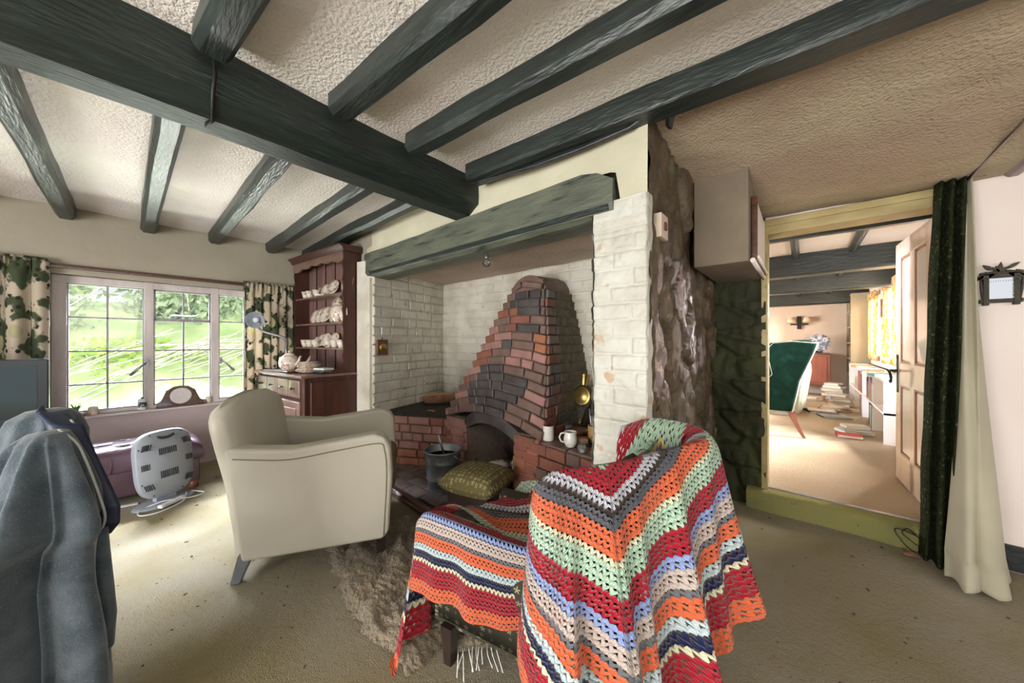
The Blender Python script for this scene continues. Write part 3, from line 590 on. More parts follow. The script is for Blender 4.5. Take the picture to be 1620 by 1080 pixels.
# hearth paving
b = MB(); b.box(-3.0, -.80, 1.36, 2.5, -.01, .012, 1); rnd = random.Random(3)
for r in range(9):
    x = -2.95-(.11 if r % 2 else 0)
    while x < -.85:
        b.add(*(lambda q: (q.v, q.f))(MB().obox((x+.105, 1.43+r*.108, .014+rnd.uniform(0, .006)), (.205, .098, .022))), 0); x += .215
t = b.build('brick_hearth', [MT['hearth'], MT['soot']], bevel=.004); tag(t, 'brick-paved hearth floor inside the inglenook', 'hearth')
# left bench of pink brick
PL = lambda r, t, z: r.choice([2, 2, 2, 2, 0]) if z > .12 else r.choice([1, 2])
t = thing('brick_ledge', 'low pink brick ledge with sooty top left of the fire opening', 'fireplace ledge', (0, 0, 0))
b = MB(); A, B = (-2.99, 1.50), (-2.14, 1.90)
rnd = random.Random(5)
for k in range(6): course(b, (-3.00, 1.565), (-2.42, 1.86), .018+k*.075, .018+(k+1)*.075, 0, PL, rnd)
for k in range(6): course(b, (-2.42, 1.86), (-2.10, 1.86), .018+k*.075, .018+(k+1)*.075, 0, PL, rnd)
b.prism([(-3.02, 1.57), (-2.42, 1.868), (-2.10, 1.868), (-2.10, 2.5), (-3.28, 2.5)], .0, .466, 6, 'z'); b.build('brickwork', BR, t)
b = MB(); b.prism([(-3.01, 1.55), (-2.42, 1.845), (-2.36, 1.845), (-2.36, 2.50), (-3.285, 2.50)], .468, .492, 0, 'z'); b.build('ledge_top', MT['soot'], t, bevel=.004)
# right bench
t = thing('brick_ledge', 'low red brick ledge carrying mugs, right of the fire opening', 'fireplace ledge', (0, 0, 0))
b = MB(); rnd = random.Random(6); PR = lambda r, t, z: r.choice([0, 1, 4, 0, 0])
for k in range(6): course(b, (-1.53, 1.80), (-.78, 1.70), .018+k*.078, .018+(k+1)*.078, 0, PR, rnd)
b.prism([(-1.53, 1.808), (-.78, 1.708), (-.78, 2.5), (-1.53, 2.5)], 0, .484, 5, 'z'); b.build('brickwork', BR, t)
b = MB(); rnd = random.Random(8)
for r in range(4):
    x = -1.50-(.1 if r % 2 else 0)
    while x < -.80:
        a = max(x, -1.50); c = min(x+.21, -.785)
        if c-a > .05: b.obox(((a+c)/2, 1.765+.105*r+(.10*(-.78-(a+c)/2)), .486), (c-a-.008, .1, .018), Matrix.Rotation(-.13, 3, 'Z'), rnd.choice([0, 4, 4]))
        x += .215
b.box(-1.55, -.775, 2.12, 2.5, .47, .492, 7); b.build('ledge_top', BR, t, bevel=.004)
# corbelled hood
t = thing('chimney_hood', 'stepped pyramid-shaped brick chimney hood with arched courses over the fire', 'fireplace hood', (0, 0, 0))
b = MB(); rnd = random.Random(12); NC = 15; zb, zt = .50, 1.56
def hoodx(f):     # left and right limits, front distance at height fraction f
    return -2.37+.50*f**.92, -1.30-.20*f**1.5, 1.80+.30*f
def pickh(r, tt, z):
    f = (z-zb)/(zt-zb)
    if tt < .16: return r.choice([4, 4, 2, 0]) if f < .7 else r.choice([4, 0])
    if f < .34: return r.choice([3, 3, 3, 4]) if tt < .72 else r.choice([4, 4, 2])
    if f < .62: return r.choice([3, 4, 4, 2]) if tt < .7 else r.choice([4, 2, 1])
    return r.choice([4, 4, 3, 0])
for k in range(NC):
    f = k/NC; xl, xr, y = hoodx(f); z0 = zb+(zt-zb)*f; z1 = zb+(zt-zb)*(k+1)/NC; ar = .105*(1-f)**1.2; L_ = xr-xl
    yb = y+.03
    course(b, (xl, y+.055), (xr, y), z0-.01, z1-.01, 0, pickh, rnd, arch=ar, bow=.02)
    # right return and left return
    course(b, (xr, y), (xr-.06-.03*f, 2.5), z0-.01, z1-.01, 0, lambda r, q, z: r.choice([1, 1, 0]) if (k < 1) else r.choice([3, 4, 0, 4]), rnd, bl=.2)
    # solid core following the arch
    nseg = 12; v = []; 
    for i in range(nseg+1):
        tt = i/nseg; x = xl+.004+(L_-.012)*tt; rise = ar*(1-(2*tt-1)**2); yy = y+.055*(1-tt)+.006-.02*4*tt*(1-tt)
        v.append([(x, yy, z0-.012+rise), (x, yy, z1-.010+rise), (x, 2.5, z1-.010+rise), (x, 2.5, z0-.012+rise)])
    b.loft(v, m=5 if k > 0 else 5, sm=False)
# cap
for i, (zz, a, c) in enumerate([(1.55, -1.86, -1.53), (1.60, -1.82, -1.56)]):
    course(b, (a, 2.16+.05*i), (c, 2.12+.05*i), zz, zz+.055, 0, lambda r, q, z: 4, rnd, arch=.04, bow=.03)
v = []
for i in range(13):
    tt = i/12; x = -1.87+.35*tt; rise = .11*sin(pi*tt)**.6 if 0 < tt < 1 else 0; v.append([(x, 2.14-.02*sin(pi*tt), 1.54), (x, 2.15, 1.58+rise), (x, 2.5, 1.60+rise), (x, 2.5, 1.54)])
b.loft(v, m=4, sm=False)
b.build('brickwork', BR, t)
# jambs either side of the opening and smoke arch
b = MB(); rnd = random.Random(22)
for k in range(6):
    course(b, (-1.545, 1.80), (-1.30, 1.78), .04+k*.078, .04+(k+1)*.078, 0, lambda r, q, z: r.choice([1, 1, 0, 4]), rnd, bl=.2)
b.box(-1.545, -1.31, 1.805, 2.5, 0, .51, 5); b.build('right_jamb', BR, t); b = MB()
for k in range(3): course(b, (-2.37, 1.86), (-2.12, 1.845), .27+k*.078, .27+(k+1)*.078, 0, lambda r, q, z: r.choice([2, 4]), rnd, bl=.2)
b.box(-2.36, -2.13, 1.87, 2.5, 0, .51, 5)
b.build('left_jamb', BR, t)
v = []
for i in range(17):
    tt = i/16; x = -2.13+.60*tt; rise = .10*(1-(2*tt-1)**2); y = 1.815+.04*(1-tt)-.02*4*tt*(1-tt)
    v.append([(x, y, .415+rise), (x, y-.004, .515+rise*1.05), (x, 2.2, .52+rise), (x, 2.2, .42+rise)])
b = MB().loft(v, sm=False); b.build('smoke_arch', MT['sootbrick'], t, bevel=.006)
b = MB(); b.box(-2.14, -1.53, 2.36, 2.5, 0, .6); b.prism([(-2.13, 1.87), (-2.10, 2.36), (-2.14, 2.36)], .0, .55, 0, 'z'); b.prism([(-1.54, 1.83), (-1.58, 2.36), (-1.54, 2.36)], 0, .55, 1, 'z')
b.grid(lambda u, v: (-2.0+.44*u, 2.30-.12*v-.05*sin(u*3)+.02*nz(u*5, v*5), .02+.42*v*(1-.4*abs(2*u-1.2))), 14, 12, 1)
b.build('firebox', [MT['soot'], MT['fireback']], t)
# grate with ash and scraps
t = thing('fire_grate', 'low iron fire grate full of ash and scraps in the opening', 'grate', (-1.80, 1.98, .03))
b = MB(); b.tube([(-.22, -.10, .16), (-.16, -.15, .16), (.18, -.15, .15), (.22, -.10, .15)], .010, 6)
for k in range(8): b.bar((-.18+.05*k, -.14, .03), (-.18+.05*k, -.145, .155), .012)
b.box(-.2, .2, -.14, .18, .03, .05); b.build('bars', MT['iron'], t)
b = MB(); b.grid(lambda u, v: (-.2+.4*u, -.13+.3*v, .09+.06*sin(pi*u)*sin(pi*v)+.03*nz(u*9, v*9)), 24, 18); b.build('ash', mat('ash_and_coals', (.22, .17, .13), (.08, .06, .05), .95, 30, 3, c3=(.45, .25, .12), s3=22, t3=(.62, .68), bump=.8, bs=60), t)
def crumple(name, label, loc, s, col, seed, flat=.5, cat='paper'):
    b = MB(); rings = []
    for i in range(9):
        ph = -pi/2+pi*i/8
        rings.append([(s*(cos(ph)+.02)*cos(a)*(1+.55*nz(a*1.3, i*.8, seed)), s*(cos(ph)+.02)*sin(a)*(1+.5*nz(a*1.7, i*.9, seed+5)), s*flat*(1+sin(ph))*(1+.4*nz(a*2, i, seed+9))) for a in [2*pi*k/14 for k in range(14)]])
    b.loft(rings, sm=False); o = b.build(name, col); o.location = loc; return tag(o, label, cat)
crumple('crumpled_paper', 'white crumpled paper scrap lying in front on the grate', (-1.80, 1.90, .165), .075, MT['paper'], 2, .3)
crumple('crumpled_paper', 'grey crumpled paper ball at the right end of the grate', (-1.615, 1.93, .175), .052, MT['paper'], 8, 1.0)
# bucket with shovel
t = thing('ash_bucket', 'galvanised bucket standing on the brick hearth', 'bucket', (-2.10, 1.60, .028))
b = MB(); b.lathe([(0, .0), (.105, 0), (.108, .01), (.118, .08), (.123, .085), (.119, .092), (.128, .20), (.133, .205), (.130, .212), (.140, .285), (.147, .293), (.140, .298), (.134, .288), (.112, .03), (0, .03)], 36); b.build('pail', MT['zinc'], t)
b = MB(); b.lathe([(0, .24), (.13, .24)], 24); b.grid(lambda u, v: ((u-.5)*.2, (v-.5)*.2, .235+.03*nz(u*6, v*6)), 10, 10); b.build('ash', MT['soot'], t)
b = MB(); b.tube([(-.143, 0, .27), (-.15, .03, .23), (-.1, .12, .2), (0, .155, .19), (.1, .12, .2), (.15, .03, .23), (.143, 0, .27)], .004, 6); b.build('handle', MT['metal'], t)
b = MB(); b.tube([(.0, .02, .22), (-.02, .0, .33), (-.035, -.01, .40)], [.006, .010, .014], 8); tag(b.build('ash_shovel', MT['metal']), 'small dark shovel handle sticking up out of the bucket', 'shovel').location = (-2.10, 1.60, .028)
# footstool
t = thing('footstool', 'square footstool with plump olive patterned cushion on turned dark legs', 'footstool', (-1.60, 1.50, .026), radians(14))
def pad(u, v, top):
    x = (u-.5); y = (v-.5); e = (1-(2*abs(x))**4)*(1-(2*abs(y))**4); r = 1-.05*(abs(2*x)*abs(2*y))
    return ((x*.40*r, y*.36*r, (.225+.085*max(0, e)**.55 if top else .225-.06*max(0, e)**.4)), (x, y))
b = MB(); b.grid(lambda u, v: pad(u, v, True), 28, 28, uv=True); b.grid(lambda u, v: pad(u, v, False), 28, 28, uv=True); b.build('cushion', MT['stoolfab'], t)
b = MB(); b.box(-.15, .15, -.13, .13, .10, .19); b.build('frame', MT['darkleg'], t, bevel=.01)
for sx in (-1, 1):
    for sy in (-1, 1):
        b = MB(); b.lathe([(0, 0), (.011, 0), (.017, .02), (.011, .05), (.020, .085), (.014, .10), (.023, .14), (.0, .15)], 12, (sx*.125, sy*.105, 0)); b.build('leg', MT['darkleg'], t)
# wooden kerb
b = MB(); b.loft([[(x, y0-.03, 0), (x, y0-.034, .035), (x, y0-.018, .055), (x, y0+.02, .052), (x, y0+.03, 0)] for x, y0 in [(-2.62, 1.34), (-2.2, 1.315), (-1.83, 1.30), (-1.5, 1.31), (-1.1, 1.32), (-.85, 1.33)]], m=0)
tag(b.build('hearth_kerb', MT['darkwood'], bevel=.004), 'polished dark wooden kerb along the front of the hearth', 'fender')
# log, twig on left ledge
t = thing('split_log', 'rough brown split log lying at the back of the left brick ledge', 'log', (-2.90, 2.17, .493), radians(48))
b = MB(); b.loft([[(x, (.055+.012*nz(x*7, k))*cos(a)*q, .052+(.05+.012*nz(x*9, k, 3))*sin(a)*q) for k, a in enumerate([2*pi*j/12 for j in range(12)])] for x, q in [(-.17, .5), (-.15, .9), (-.08, 1.), (0, 1.05), (.08, 1), (.15, .95), (.18, .6)]], sm=False); b.build('bark', MT['bark'], t)
b = MB(); b.obox((.01, 0, .098), (.26, .05, .02), Matrix.Rotation(.15, 3, 'X')); b.build('split_face', mat('pale_split_wood', (.50, .30, .16), (.4, .22, .11), .8, 20, stretch=(1, 6, 6)), t)
b = MB(); b.tube([(-.05, 0, .008), (.0, .01, .012), (.05, -.005, .01)], .008, 6); b.tube([(0, .01, .012), (.03, .03, .01)], .006, 6); o = b.build('wood_chip', MT['bark']); o.location = (-2.62, 1.86, .493); tag(o, 'little broken twig on the left brick ledge', 'twig')
# mugs
def mug(name, label, loc, rz, prof, hr, hz):
    t = thing(name, label, 'mug', loc, rz); MB().lathe(prof, 28).build('body', MT['whitechina'], t)
    b = MB(); b.tube([(hr*.92, 0, hz+.030), (hr+.018, 0, hz+.026), (hr+.028, 0, hz), (hr+.018, 0, hz-.024), (hr*.95, 0, hz-.028)], .0055, 8); b.build('handle', MT['whitechina'], t)
    b = MB(); b.lathe([(prof[-3][0]-.004, prof[-3][1]-.004), (prof[-3][0]+.0015, prof[-3][1]-.001), (prof[-3][0]+.0005, prof[-3][1]+.0025), (prof[-3][0]-.004, prof[-3][1]+.001)], 28); b.build('brown_rim', MT['copper'], t)
mug('mug', 'straight-sided white mug with brown motif, left of the two on the right ledge', (-1.275, 1.835, .497), radians(140), [(0, 0), (.034, 0), (.037, .006), (.037, .02), (.036, .09), (.038, .097), (.035, .097), (.033, .01), (0, .008)], .037, .05)
mug('mug', 'round-bellied white mug with green leaf motif, right of the two on the right ledge', (-1.095, 1.815, .497), radians(200), [(0, 0), (.028, 0), (.030, .006), (.040, .022), (.043, .045), (.038, .07), (.036, .08), (.040, .092), (.037, .092), (.033, .08), (.039, .045), (.026, .01), (0, .008)], .042, .05)
o = MB().lathe([(0, 0), (.019, 0), (.026, .05), (.027, .052), (.024, .052), (.017, .006), (0, .006)], 20).build('small_cup', mat('slate_blue_glaze', (.18, .2, .27), None, .3)); o.location = (-1.27, 2.08, .497); tag(o, 'small slate blue cup behind the two mugs', 'cup')
t = thing('bellows', 'brass-faced bellows leaning nozzle down against the inglenook wall', 'bellows', (-1.26, 2.20, .50), 0)
R_ = Matrix.Rotation(radians(-12), 3, 'X'); 
b = MB(); b.lathe([(0, -.016), (.080, -.016), (.086, 0), (.080, .016), (0, .016)], 32, (0, .075, .235), R=Matrix.Rotation(radians(78), 3, 'X')); b.loft([[(s_*w, .0+z*.3, z) for s_, w in ((-1, w_), (1, w_))]+[(w_, z*.3+.03, z), (-w_, z*.3+.03, z)] for z, w_ in ((.02, .010), (.07, .018), (.14, .032), (.18, .06))], sm=False); b.build('body', MT['carved'], t)
b = MB(); b.lathe([(0, .030), (.052, .026), (.058, .018), (.066, .022), (.070, .014), (.060, .010)], 32, (0, .072, .235), R=Matrix.Rotation(radians(78), 3, 'X')); b.build('brass_disc', MT['brass'], t)
b = MB(); b.bar((-.012, .10, .31), (-.016, .115, .40), .018, .02); b.bar((.014, .10, .31), (.022, .118, .40), .018, .02); b.build('handles', MT['brass'], t, bevel=.003)
b = MB(); b.tube([(0, .012, 0), (0, .03, .08)], [.006, .012], 8); b.build('nozzle', MT['brass'], t)
t = thing('brown_dish', 'rounded dark copper-brown dish behind the mugs', 'dish', (-1.17, 2.04, .497)); MB().lathe([(0, 0), (.045, 0), (.075, .025), (.080, .04), (.06, .055), (.03, .062), (0, .062)], 28).build('lid', MT['copper'], t)
t = thing('brush_pot', 'ochre wooden pot holding brushes and sticks, beside the pillar', 'pot', (-1.005, 1.96, .515))
b = MB(); b.lathe([(0, 0), (.040, 0), (.043, .10), (.039, .10), (.036, .008), (0, .008)], 24); b.build('pot', mat('ochre_wood', (.36, .22, .07), (.28, .16, .05), .5, 12), t)
rnd = random.Random(5)
for k in range(8):
    a = rnd.uniform(0, 6.28); r = rnd.uniform(.0, .028); q = (r*cos(a), r*sin(a)); h = rnd.uniform(.15, .22); b = MB(); b.tube([(q[0]*.6, q[1]*.6, .012), (q[0]*1.6, q[1]*1.6, h)], rnd.choice([.003, .004, .006]), 6); b.build('stick', rnd.choice([MT['metal'], MT['liner'], MT['bark'], MT['leafB']]), t)
o = MB().lathe([(0, 0), (.075, 0), (.082, .01), (.078, .016), (.070, .009), (0, .009)], 28).build('tray', MT['iron']); o.location = (-1.005, 1.96, .497); tag(o, 'black saucer tray under the brush pot', 'tray')
o = MB().box(-.035, .035, -.03, .03, 0, .045).build('wooden_block', mat('brown_offcut', (.3, .17, .08), (.1, .06, .03), .7, 12), bevel=.006); o.location = (-1.055, 1.90, .497); o.rotation_euler = (0, 0, .5); tag(o, 'small brown wooden block behind the round mug', 'block')
o = MB().lathe([(0, 0), (.018, 0), (.026, .012), (.027, .03), (.018, .045), (0, .048)], 9, sm=False).build('cut_stone', mat('grey_green_stone', (.12, .14, .13), (.35, .37, .35), .35, 30, 3, .5, .6)); o.location = (-.985, 1.765, .497); tag(o, 'small faceted grey stone at the front edge of the right ledge', 'stone')
# plaque
t = thing('wall_plaque', 'square copper plaque with a round boss on the white brick wall', 'plaque', tuple(LW0+lu*.085+Vector((0, 0, 1.095))+ln*.022), atan2(lu.y, lu.x))
b = MB(); b.box(-.065, .065, -.018, -.002, -.072, .072); b.build('plate', MT['copper'], t, bevel=.005)
b = MB(); b.lathe([(0, .024), (.018, .022), (.03, .014), (.038, .012), (.042, .0)], 24, (0, -.018, 0), R=Matrix.Rotation(radians(90), 3, 'X')); b.build('boss', MT['brass'], t)
o = MB().tube([(0, 0, 0), (0, 0, .02)], .004, 6).build('nail', MT['iron'], t); o.location = (0, -.01, .072)
t = thing('light_bulb', 'clear glass light bulb hanging under the fireplace lintel', 'bulb', (-1.62, 1.60, 1.715))
MB().lathe([(0, -.062), (.018, -.055), (.026, -.038), (.018, -.015), (.012, 0)], 16).build('glass_envelope', MT['glass'], t); MB().lathe([(0, .03), (.013, .03), (.014, 0), (.012, -.008), (0, -.008)], 12).build('cap', MT['metal'], t)
t = thing('light_switch', 'small aged switch plate on the dark stone side of the chimney', 'switch', (-.49, 1.63, 1.68))
MB().box(-.03, .008, -.05, .05, -.055, .055).build('plate', MT['switch'], t, bevel=.004); MB().box(.008, .016, -.012, .012, -.018, .018).build('rocker', MT['copper'], t, bevel=.002)
# ================= LEFT SIDE: WINDOW, BENCH, TV =================
def curtain(name, label, p0, p1, ztop, zbot, folds, amp, m, gather=.6, seed=1, head=True, thick=.004, cat='curtain', uvs=1.6):
    t = thing(name, label, cat, ((p0[0]+p1[0])/2, (p0[1]+p1[1])/2, zbot)); A = Vector((*p0, 0)); B = Vector((*p1, 0)); u_ = (B-A).normalized(); n_ = Vector((-u_.y, u_.x, 0)); O = Vector(t.location); L_ = (B-A).length
    def f(u, v):
        z = zbot+(ztop-zbot)*v; am = amp*(1-.35*v)*(1+.5*nz(u*3, v*2, seed)); ph = u*folds*2*pi+1.1*nz(u*4, v*1.3, seed+4)
        w = 1-(1-gather)*0*v; off = am*sin(ph)+.35*am*sin(2*ph+seed)
        if v > .93: off += .012*sin(ph*3)
        p = A+u_*(L_*(u+.02*cos(ph)))+n_*off; p.z = z; return (p-O, (u*L_*2.4*uvs, z*uvs))
    MB().grid(f, folds*14, 40, uv=True).build('cloth', m, t, solid=thick, fix=False)
    if head:
        h = MB(); h.grid(lambda u, v: (lambda p: (Vector((p.x, p.y, ztop-O.z-.07+.09*v))+n_*(.010+.02*abs(sin(u*folds*2*pi))), (u*L_*2.4*uvs, ztop+.1*v)))(A+u_*(L_*u)-O), folds*10, 4, uv=True); h.build('heading', m, t, solid=.004, fix=False)
    return t
curtain('floral_curtain', 'floral curtain with gathered heading hanging left of the window above the television', (WX+.07, -.98), (WX+.07, -.39), 1.755, .42, 6, .028, MT['floral'], seed=2)
curtain('floral_curtain', 'floral curtain glowing orange between the window and the dresser', (WX+.07, .775), (WX+.07, 1.20), 1.745, .35, 6, .024, MT['floral'], seed=6)
# TV
t = thing('television', 'flat black television in front of the left curtain', 'television', (-3.83, -.66, .60), radians(88))
b = MB(); b.box(-.36, .36, -.02, .03, 0, .435); b.build('case', MT['blackplastic'], t, bevel=.008)
b = MB(); b.box(-.315, .315, -.0225, -.019, .055, .39); b.build('screen', MT['screen'], t)
b = MB(); b.box(-.05, .05, 0, .03, -.03, .01); b.lathe([(0, -.035), (.14, -.035), (.13, -.022), (0, -.02)], 24, (0, 0, 0), sq=(1, .6)); b.build('stand', MT['blackplastic'], t)
t.location.y = -.70
t = thing('television_stand', 'pale low television table cluttered with boxes under the television', 'table', (-3.84, -1.05, 0), radians(90))
b = MB(); b.box(-.52, .52, -.20, .22, .535, .562); b.build('tabletop', MT['winwood'], t, bevel=.004); b = MB(); b.box(-.5, .5, -.18, .2, .28, .30); b.build('shelf', MT['winwood'], t)
for x in (-.49, .49):
    for y in (-.17, .19): MB().box(x-.02, x+.02, y-.02, y+.02, 0, .535).build('leg', MT['winwood'], t)
o = MB().box(-.12, .12, -.20, .20, 0, .05).build('video_player', MT['greyplastic'], bevel=.004); o.location = (-3.82, -.84, .301); tag(o, 'slim silver player box on the shelf under the television', 'player')
o = MB().box(-.10, .10, -.17, .17, 0, .07).build('box_file', MT['white'], bevel=.004); o.location = (-3.80, -.84, .352); tag(o, 'white box stacked on the silver player under the television', 'box')
# sill ornaments
def sill(name, label, cat, y, x=-4.385): return thing(name, label, cat, (x, y, .5535))
t = sill('air_plant_bowl', 'green spiky plant in a glass with a pink pebble base on the sill', 'plant pot', -.262, -4.355)
MB().lathe([(0, 0), (.035, 0), (.045, .02), (.03, .035), (0, .04)], 12, sm=False).build('pebbles', MT['china'], t)
b = MB(); rnd = random.Random(2)
for k in range(14):
    a = rnd.uniform(0, 6.3); r = rnd.uniform(.02, .05); b.tube([(0, 0, .03), (r*.5*cos(a), r*.5*sin(a), .07), (r*cos(a), r*sin(a), rnd.uniform(.08, .115))], [.005, .004, .001], 5)
b.build('leaves', mat('spiky_leaf', (.08, .2, .09), (.2, .34, .2), .5, 20), t)
t = sill('trinket_jar', 'small white and pink trinket jar on the sill', 'jar', -.178, -4.355); MB().lathe([(0, 0), (.028, 0), (.033, .02), (.024, .035), (.030, .05), (.024, .066), (0, .072)], 16).build('body', MT['china'], t)
t = sill('spray_can', 'small white canister with a dark printed label at the window mullion', 'canister', .09, -4.37)
MB().lathe([(0, 0), (.026, 0), (.028, .005), (.028, .085), (.02, .095), (0, .095)], 20).build('can', MT['white'], t); MB().lathe([(.0285, .025), (.0285, .068)], 20).build('label', mat('printed_label', (.05, .05, .07), (.7, .7, .7), .5, 60, 2, .5, .53), t); MB().lathe([(0, .092), (.009, .092), (.009, .108), (0, .11)], 12).build('nozzle', MT['blackplastic'], t)
t = sill('mantel_clock', 'wooden Napoleon-hat mantel clock with round dial on the window sill', 'clock', .33, -4.365); t['label'] = 'domed brown wooden mantel clock with round dial on the window sill'
pr = [(-.155, .0), (.155, .0), (.155, .03), (.130, .05), (.115, .085), (.095, .14), (.05, .172), (0, .18), (-.05, .172), (-.095, .14), (-.115, .085), (-.130, .05), (-.155, .03)]
MB().prism([(a, z+.008) for a, z in pr], -.03, .035, 0, 'x').build('case', MT['darkwood'], t, bevel=.006); MB().box(-.035, .04, -.16, .16, 0, .012).build('plinth', MT['darkwood'], t, bevel=.003)
RX = Matrix.Rotation(radians(90), 3, 'Y')
MB().lathe([(.050, .0035), (.066, .006), (.072, .003), (.074, -.004)], 32, (.038, 0, .098), R=RX).build('bezel', MT['greyplastic2'], t); MB().lathe([(0, .0035), (.050, .0035)], 32, (.036, 0, .098), R=RX).build('dial', mat('clock_dial', (.16, .10, .11), None, .5), t)
b = MB()
for k in range(12):
    a = k*pi/6; b.bar((.0392, .045*sin(a), .098+.045*cos(a)), (.0392, .055*sin(a), .098+.055*cos(a)), .003)
b.build('hour_marks', MT['iron'], t); b = MB(); b.bar((.042, 0, .098), (.042, -.018, .146), .004); b.bar((.042, 0, .098), (.042, -.03, .118), .005); b.build('hands', MT['white'], t)
t = sill('glass_tumbler', 'little pink-rimmed glass at the right of the clock', 'glass', .525, -4.37); MB().lathe([(0, 0), (.02, 0), (.024, .06), (.022, .06), (.018, .004), (0, .004)], 16).build('glass', MT['china'], t)
# buttoned bench
t = thing('ottoman_bench', 'long plum leather buttoned ottoman bench under the window', 'bench', (-3.80, -.07, 0), radians(90))
HL, HD = .47, .21
btn = [(-.36+.21*i+(.105 if j % 2 else 0), -.10+.10*j) for i in range(4) for j in range(3)]
def top(u, v):
    x = (u-.5)*2*HL; y = (v-.5)*2*HD; e = min(1, (1-abs(2*u-1)**8))*min(1, (1-abs(2*v-1)**5)); z = .305+.10*max(0, e)**.45
    for bx, by in btn:
        d = hypot(x-bx, y-by); z -= .030*exp(-(d/.028)**2); z -= .009*exp(-((abs(x-bx)-abs(y-by))/.008)**2)*exp(-(d/.075)**2)
    return (x*(1+.01*e), y*(1+.02*e), z)
b = MB(); b.grid(top, 130, 60); b.loft([[(x*HL*s_, y*HD*s_, z) for x, y in ((-1, -1), (1, -1), (1, 1), (-1, 1))] for z, s_ in ((.23, .97), (.24, 1.0), (.27, 1.015), (.305, 1.0))], sm=False)
b.build('seat_pad', MT['purple'], t, fix=False)
b = MB(); b.box(-HL*.96, HL*.96, -HD*.94, HD*.94, .055, .235); b.build('base', MT['purple'], t, bevel=.012)
for bx, by in btn: MB().lathe([(.011, 0), (.009, .005), (0, .008)], 10, (bx, by, .365)).build('button', MT['purple'], t)
for k in range(3): MB().tube([(-.31+.31*k, -HD*1.02, .235), (-.31+.31*k, -HD*1.035, .28), (-.31+.31*k, -HD*.98, .34)], .003, 6).build('seam', MT['purple'], t)
for sx in (-1, 1):
    for sy in (-1, 1): MB().lathe([(0, 0), (.022, 0), (.030, .012), (.026, .03), (.034, .06), (0, .06)], 14, (sx*.42, sy*.165, 0)).build('foot', MT['rosewood'], t)
# heater
t = thing('panel_heater', 'pale grey oval plastic heater seen from the back, leaning on its stand', 'heater', (-3.46, .18, 0), radians(118))
def hs(a, s_): # superellipse outline
    c_, d_ = cos(a), sin(a); e = .62; return (.165*s_*(abs(c_)**e)*(1 if c_ > 0 else -1)*(1+.10*max(0, d_)), .232*s_*(abs(d_)**e)*(1 if d_ > 0 else -1))
N_ = 48; tilt = Matrix.Rotation(radians(-7), 3, 'X'); off = Vector((0, .0, .285))
R3 = lambda x, y, z: tilt @ Vector((x, y, z))+off
rings = []
for s_, y in ((.90, .045), (1.0, .02), (1.0, -.01), (.97, -.022), (.72, -.028), (.66, -.036), (.02, -.040)): rings.append([R3(hs(2*pi*k/N_, s_)[0], y, hs(2*pi*k/N_, s_)[1]) for k in range(N_)])
MB().loft(rings).build('shell', MT['greyplastic'], t)
def slots(cx, cz, n, w, h, sh=0):
    b = MB()
    for k in range(n): x = cx+(k-(n-1)/2)*w; b.bar(R3(x-sh, -.0405 if abs(x) < .1 and abs(cz) < .15 else -.034, cz-h/2), R3(x+sh, -.0405 if abs(x) < .1 and abs(cz) < .15 else -.034, cz+h/2), .004, .006)
    b.build('vent', MT['slot'], t)
slots(0, .085, 9, .012, .045); slots(0, -.075, 9, .012, .05)
for cx, cz, sh in ((-.115, .13, .006), (.115, .13, -.006), (-.125, 0, 0), (.125, 0, 0), (-.115, -.14, -.006), (.115, -.14, .006)): slots(cx, cz, 5, .010, .04, sh)
b = MB(); b.loft([[R3(x, -.030-d_*.012, .192-.016*(1-(x/.05)**2)+q) for q, d_ in ((.010, 0), (.004, 1), (-.006, 1), (-.010, 0))] for x in [-.048+.0096*k for k in range(11)]]); b.build('carry_handle', MT['slot'], t)
for a in range(8): x, z = hs(a*pi/4+.35, .93); MB().lathe([(.005, 0), (0, -.003)], 8, R3(x, -.026, z), R=Matrix.Rotation(pi/2, 3, 'X')).build('screw', MT['slot'], t)
b = MB(); b.lathe([(0, 0), (.17, 0), (.175, .008), (.15, .022), (0, .03)], 36, (0, .0, 0), sq=(1, .62)); b.obox((0, 0, .04), (.12, .04, .05)); b.build('foot', MT['greyplastic'], t, bevel=.004)
b = MB(); b.tube(spline([(.10, -.05, .03), (.02, -.14, .012), (-.12, -.16, .006), (-.19, -.10, .006), (-.15, -.03, .012), (-.05, -.07, .035), (.08, -.13, .012), (.17, -.12, .006), (.15, -.02, .02)], 6), .004, 6); b.build('flex', MT['white'], t)
b = MB(); b.obox((-.02, -.10, .02), (.16, .035, .022), Matrix.Rotation(.2, 3, 'Z')); b.build('plug_lead_block', MT['white'], t, bevel=.005)
o = MB().box(-.075, .075, -.018, .018, 0, .004).build('card_strip', MT['white']); o.location = (-3.56, -.02, .006); o.rotation_euler = (0, 0, radians(78)); tag(o, 'white strip of card lying on the carpet in front of the bench', 'card')
# ================= CREAM ARMCHAIR =================
t = thing('cream_armchair', 'cream vinyl armchair with rounded arms, back to the window light', 'armchair', (-2.135, .80, 0), radians(-31))
AW = .335
def armprof(k=0):
    P = [(-.30, .125), (.315, .125), (.345, .16), (.362, .45), (.352, .60), (.325, .652), (.27, .672), (.10, .652), (-.10, .630), (-.26, .645), (-.36, .66), (-.365, .64), (-.335, .40)]
    return P
for sx in (-1, 1):
    b = MB(); b.prism(armprof(), sx*AW-.052, sx*AW+.052, 0, 'x'); b.build('arm', MT['creamleather'], t, bevel=.028, seg=4)
    b = MB(); P_ = [(sx*(AW+.0535), y, z) for y, z in [(.318, .15), (.332, .45), (.322, .585), (.290, .625), (.10, .607), (-.10, .585), (-.26, .60), (-.33, .61)]]; b.tube(spline(P_, 5), .0030, 6); b.build('piping', mat('worn_brown_piping', (.22, .18, .12), None, .7), t)
rings = []
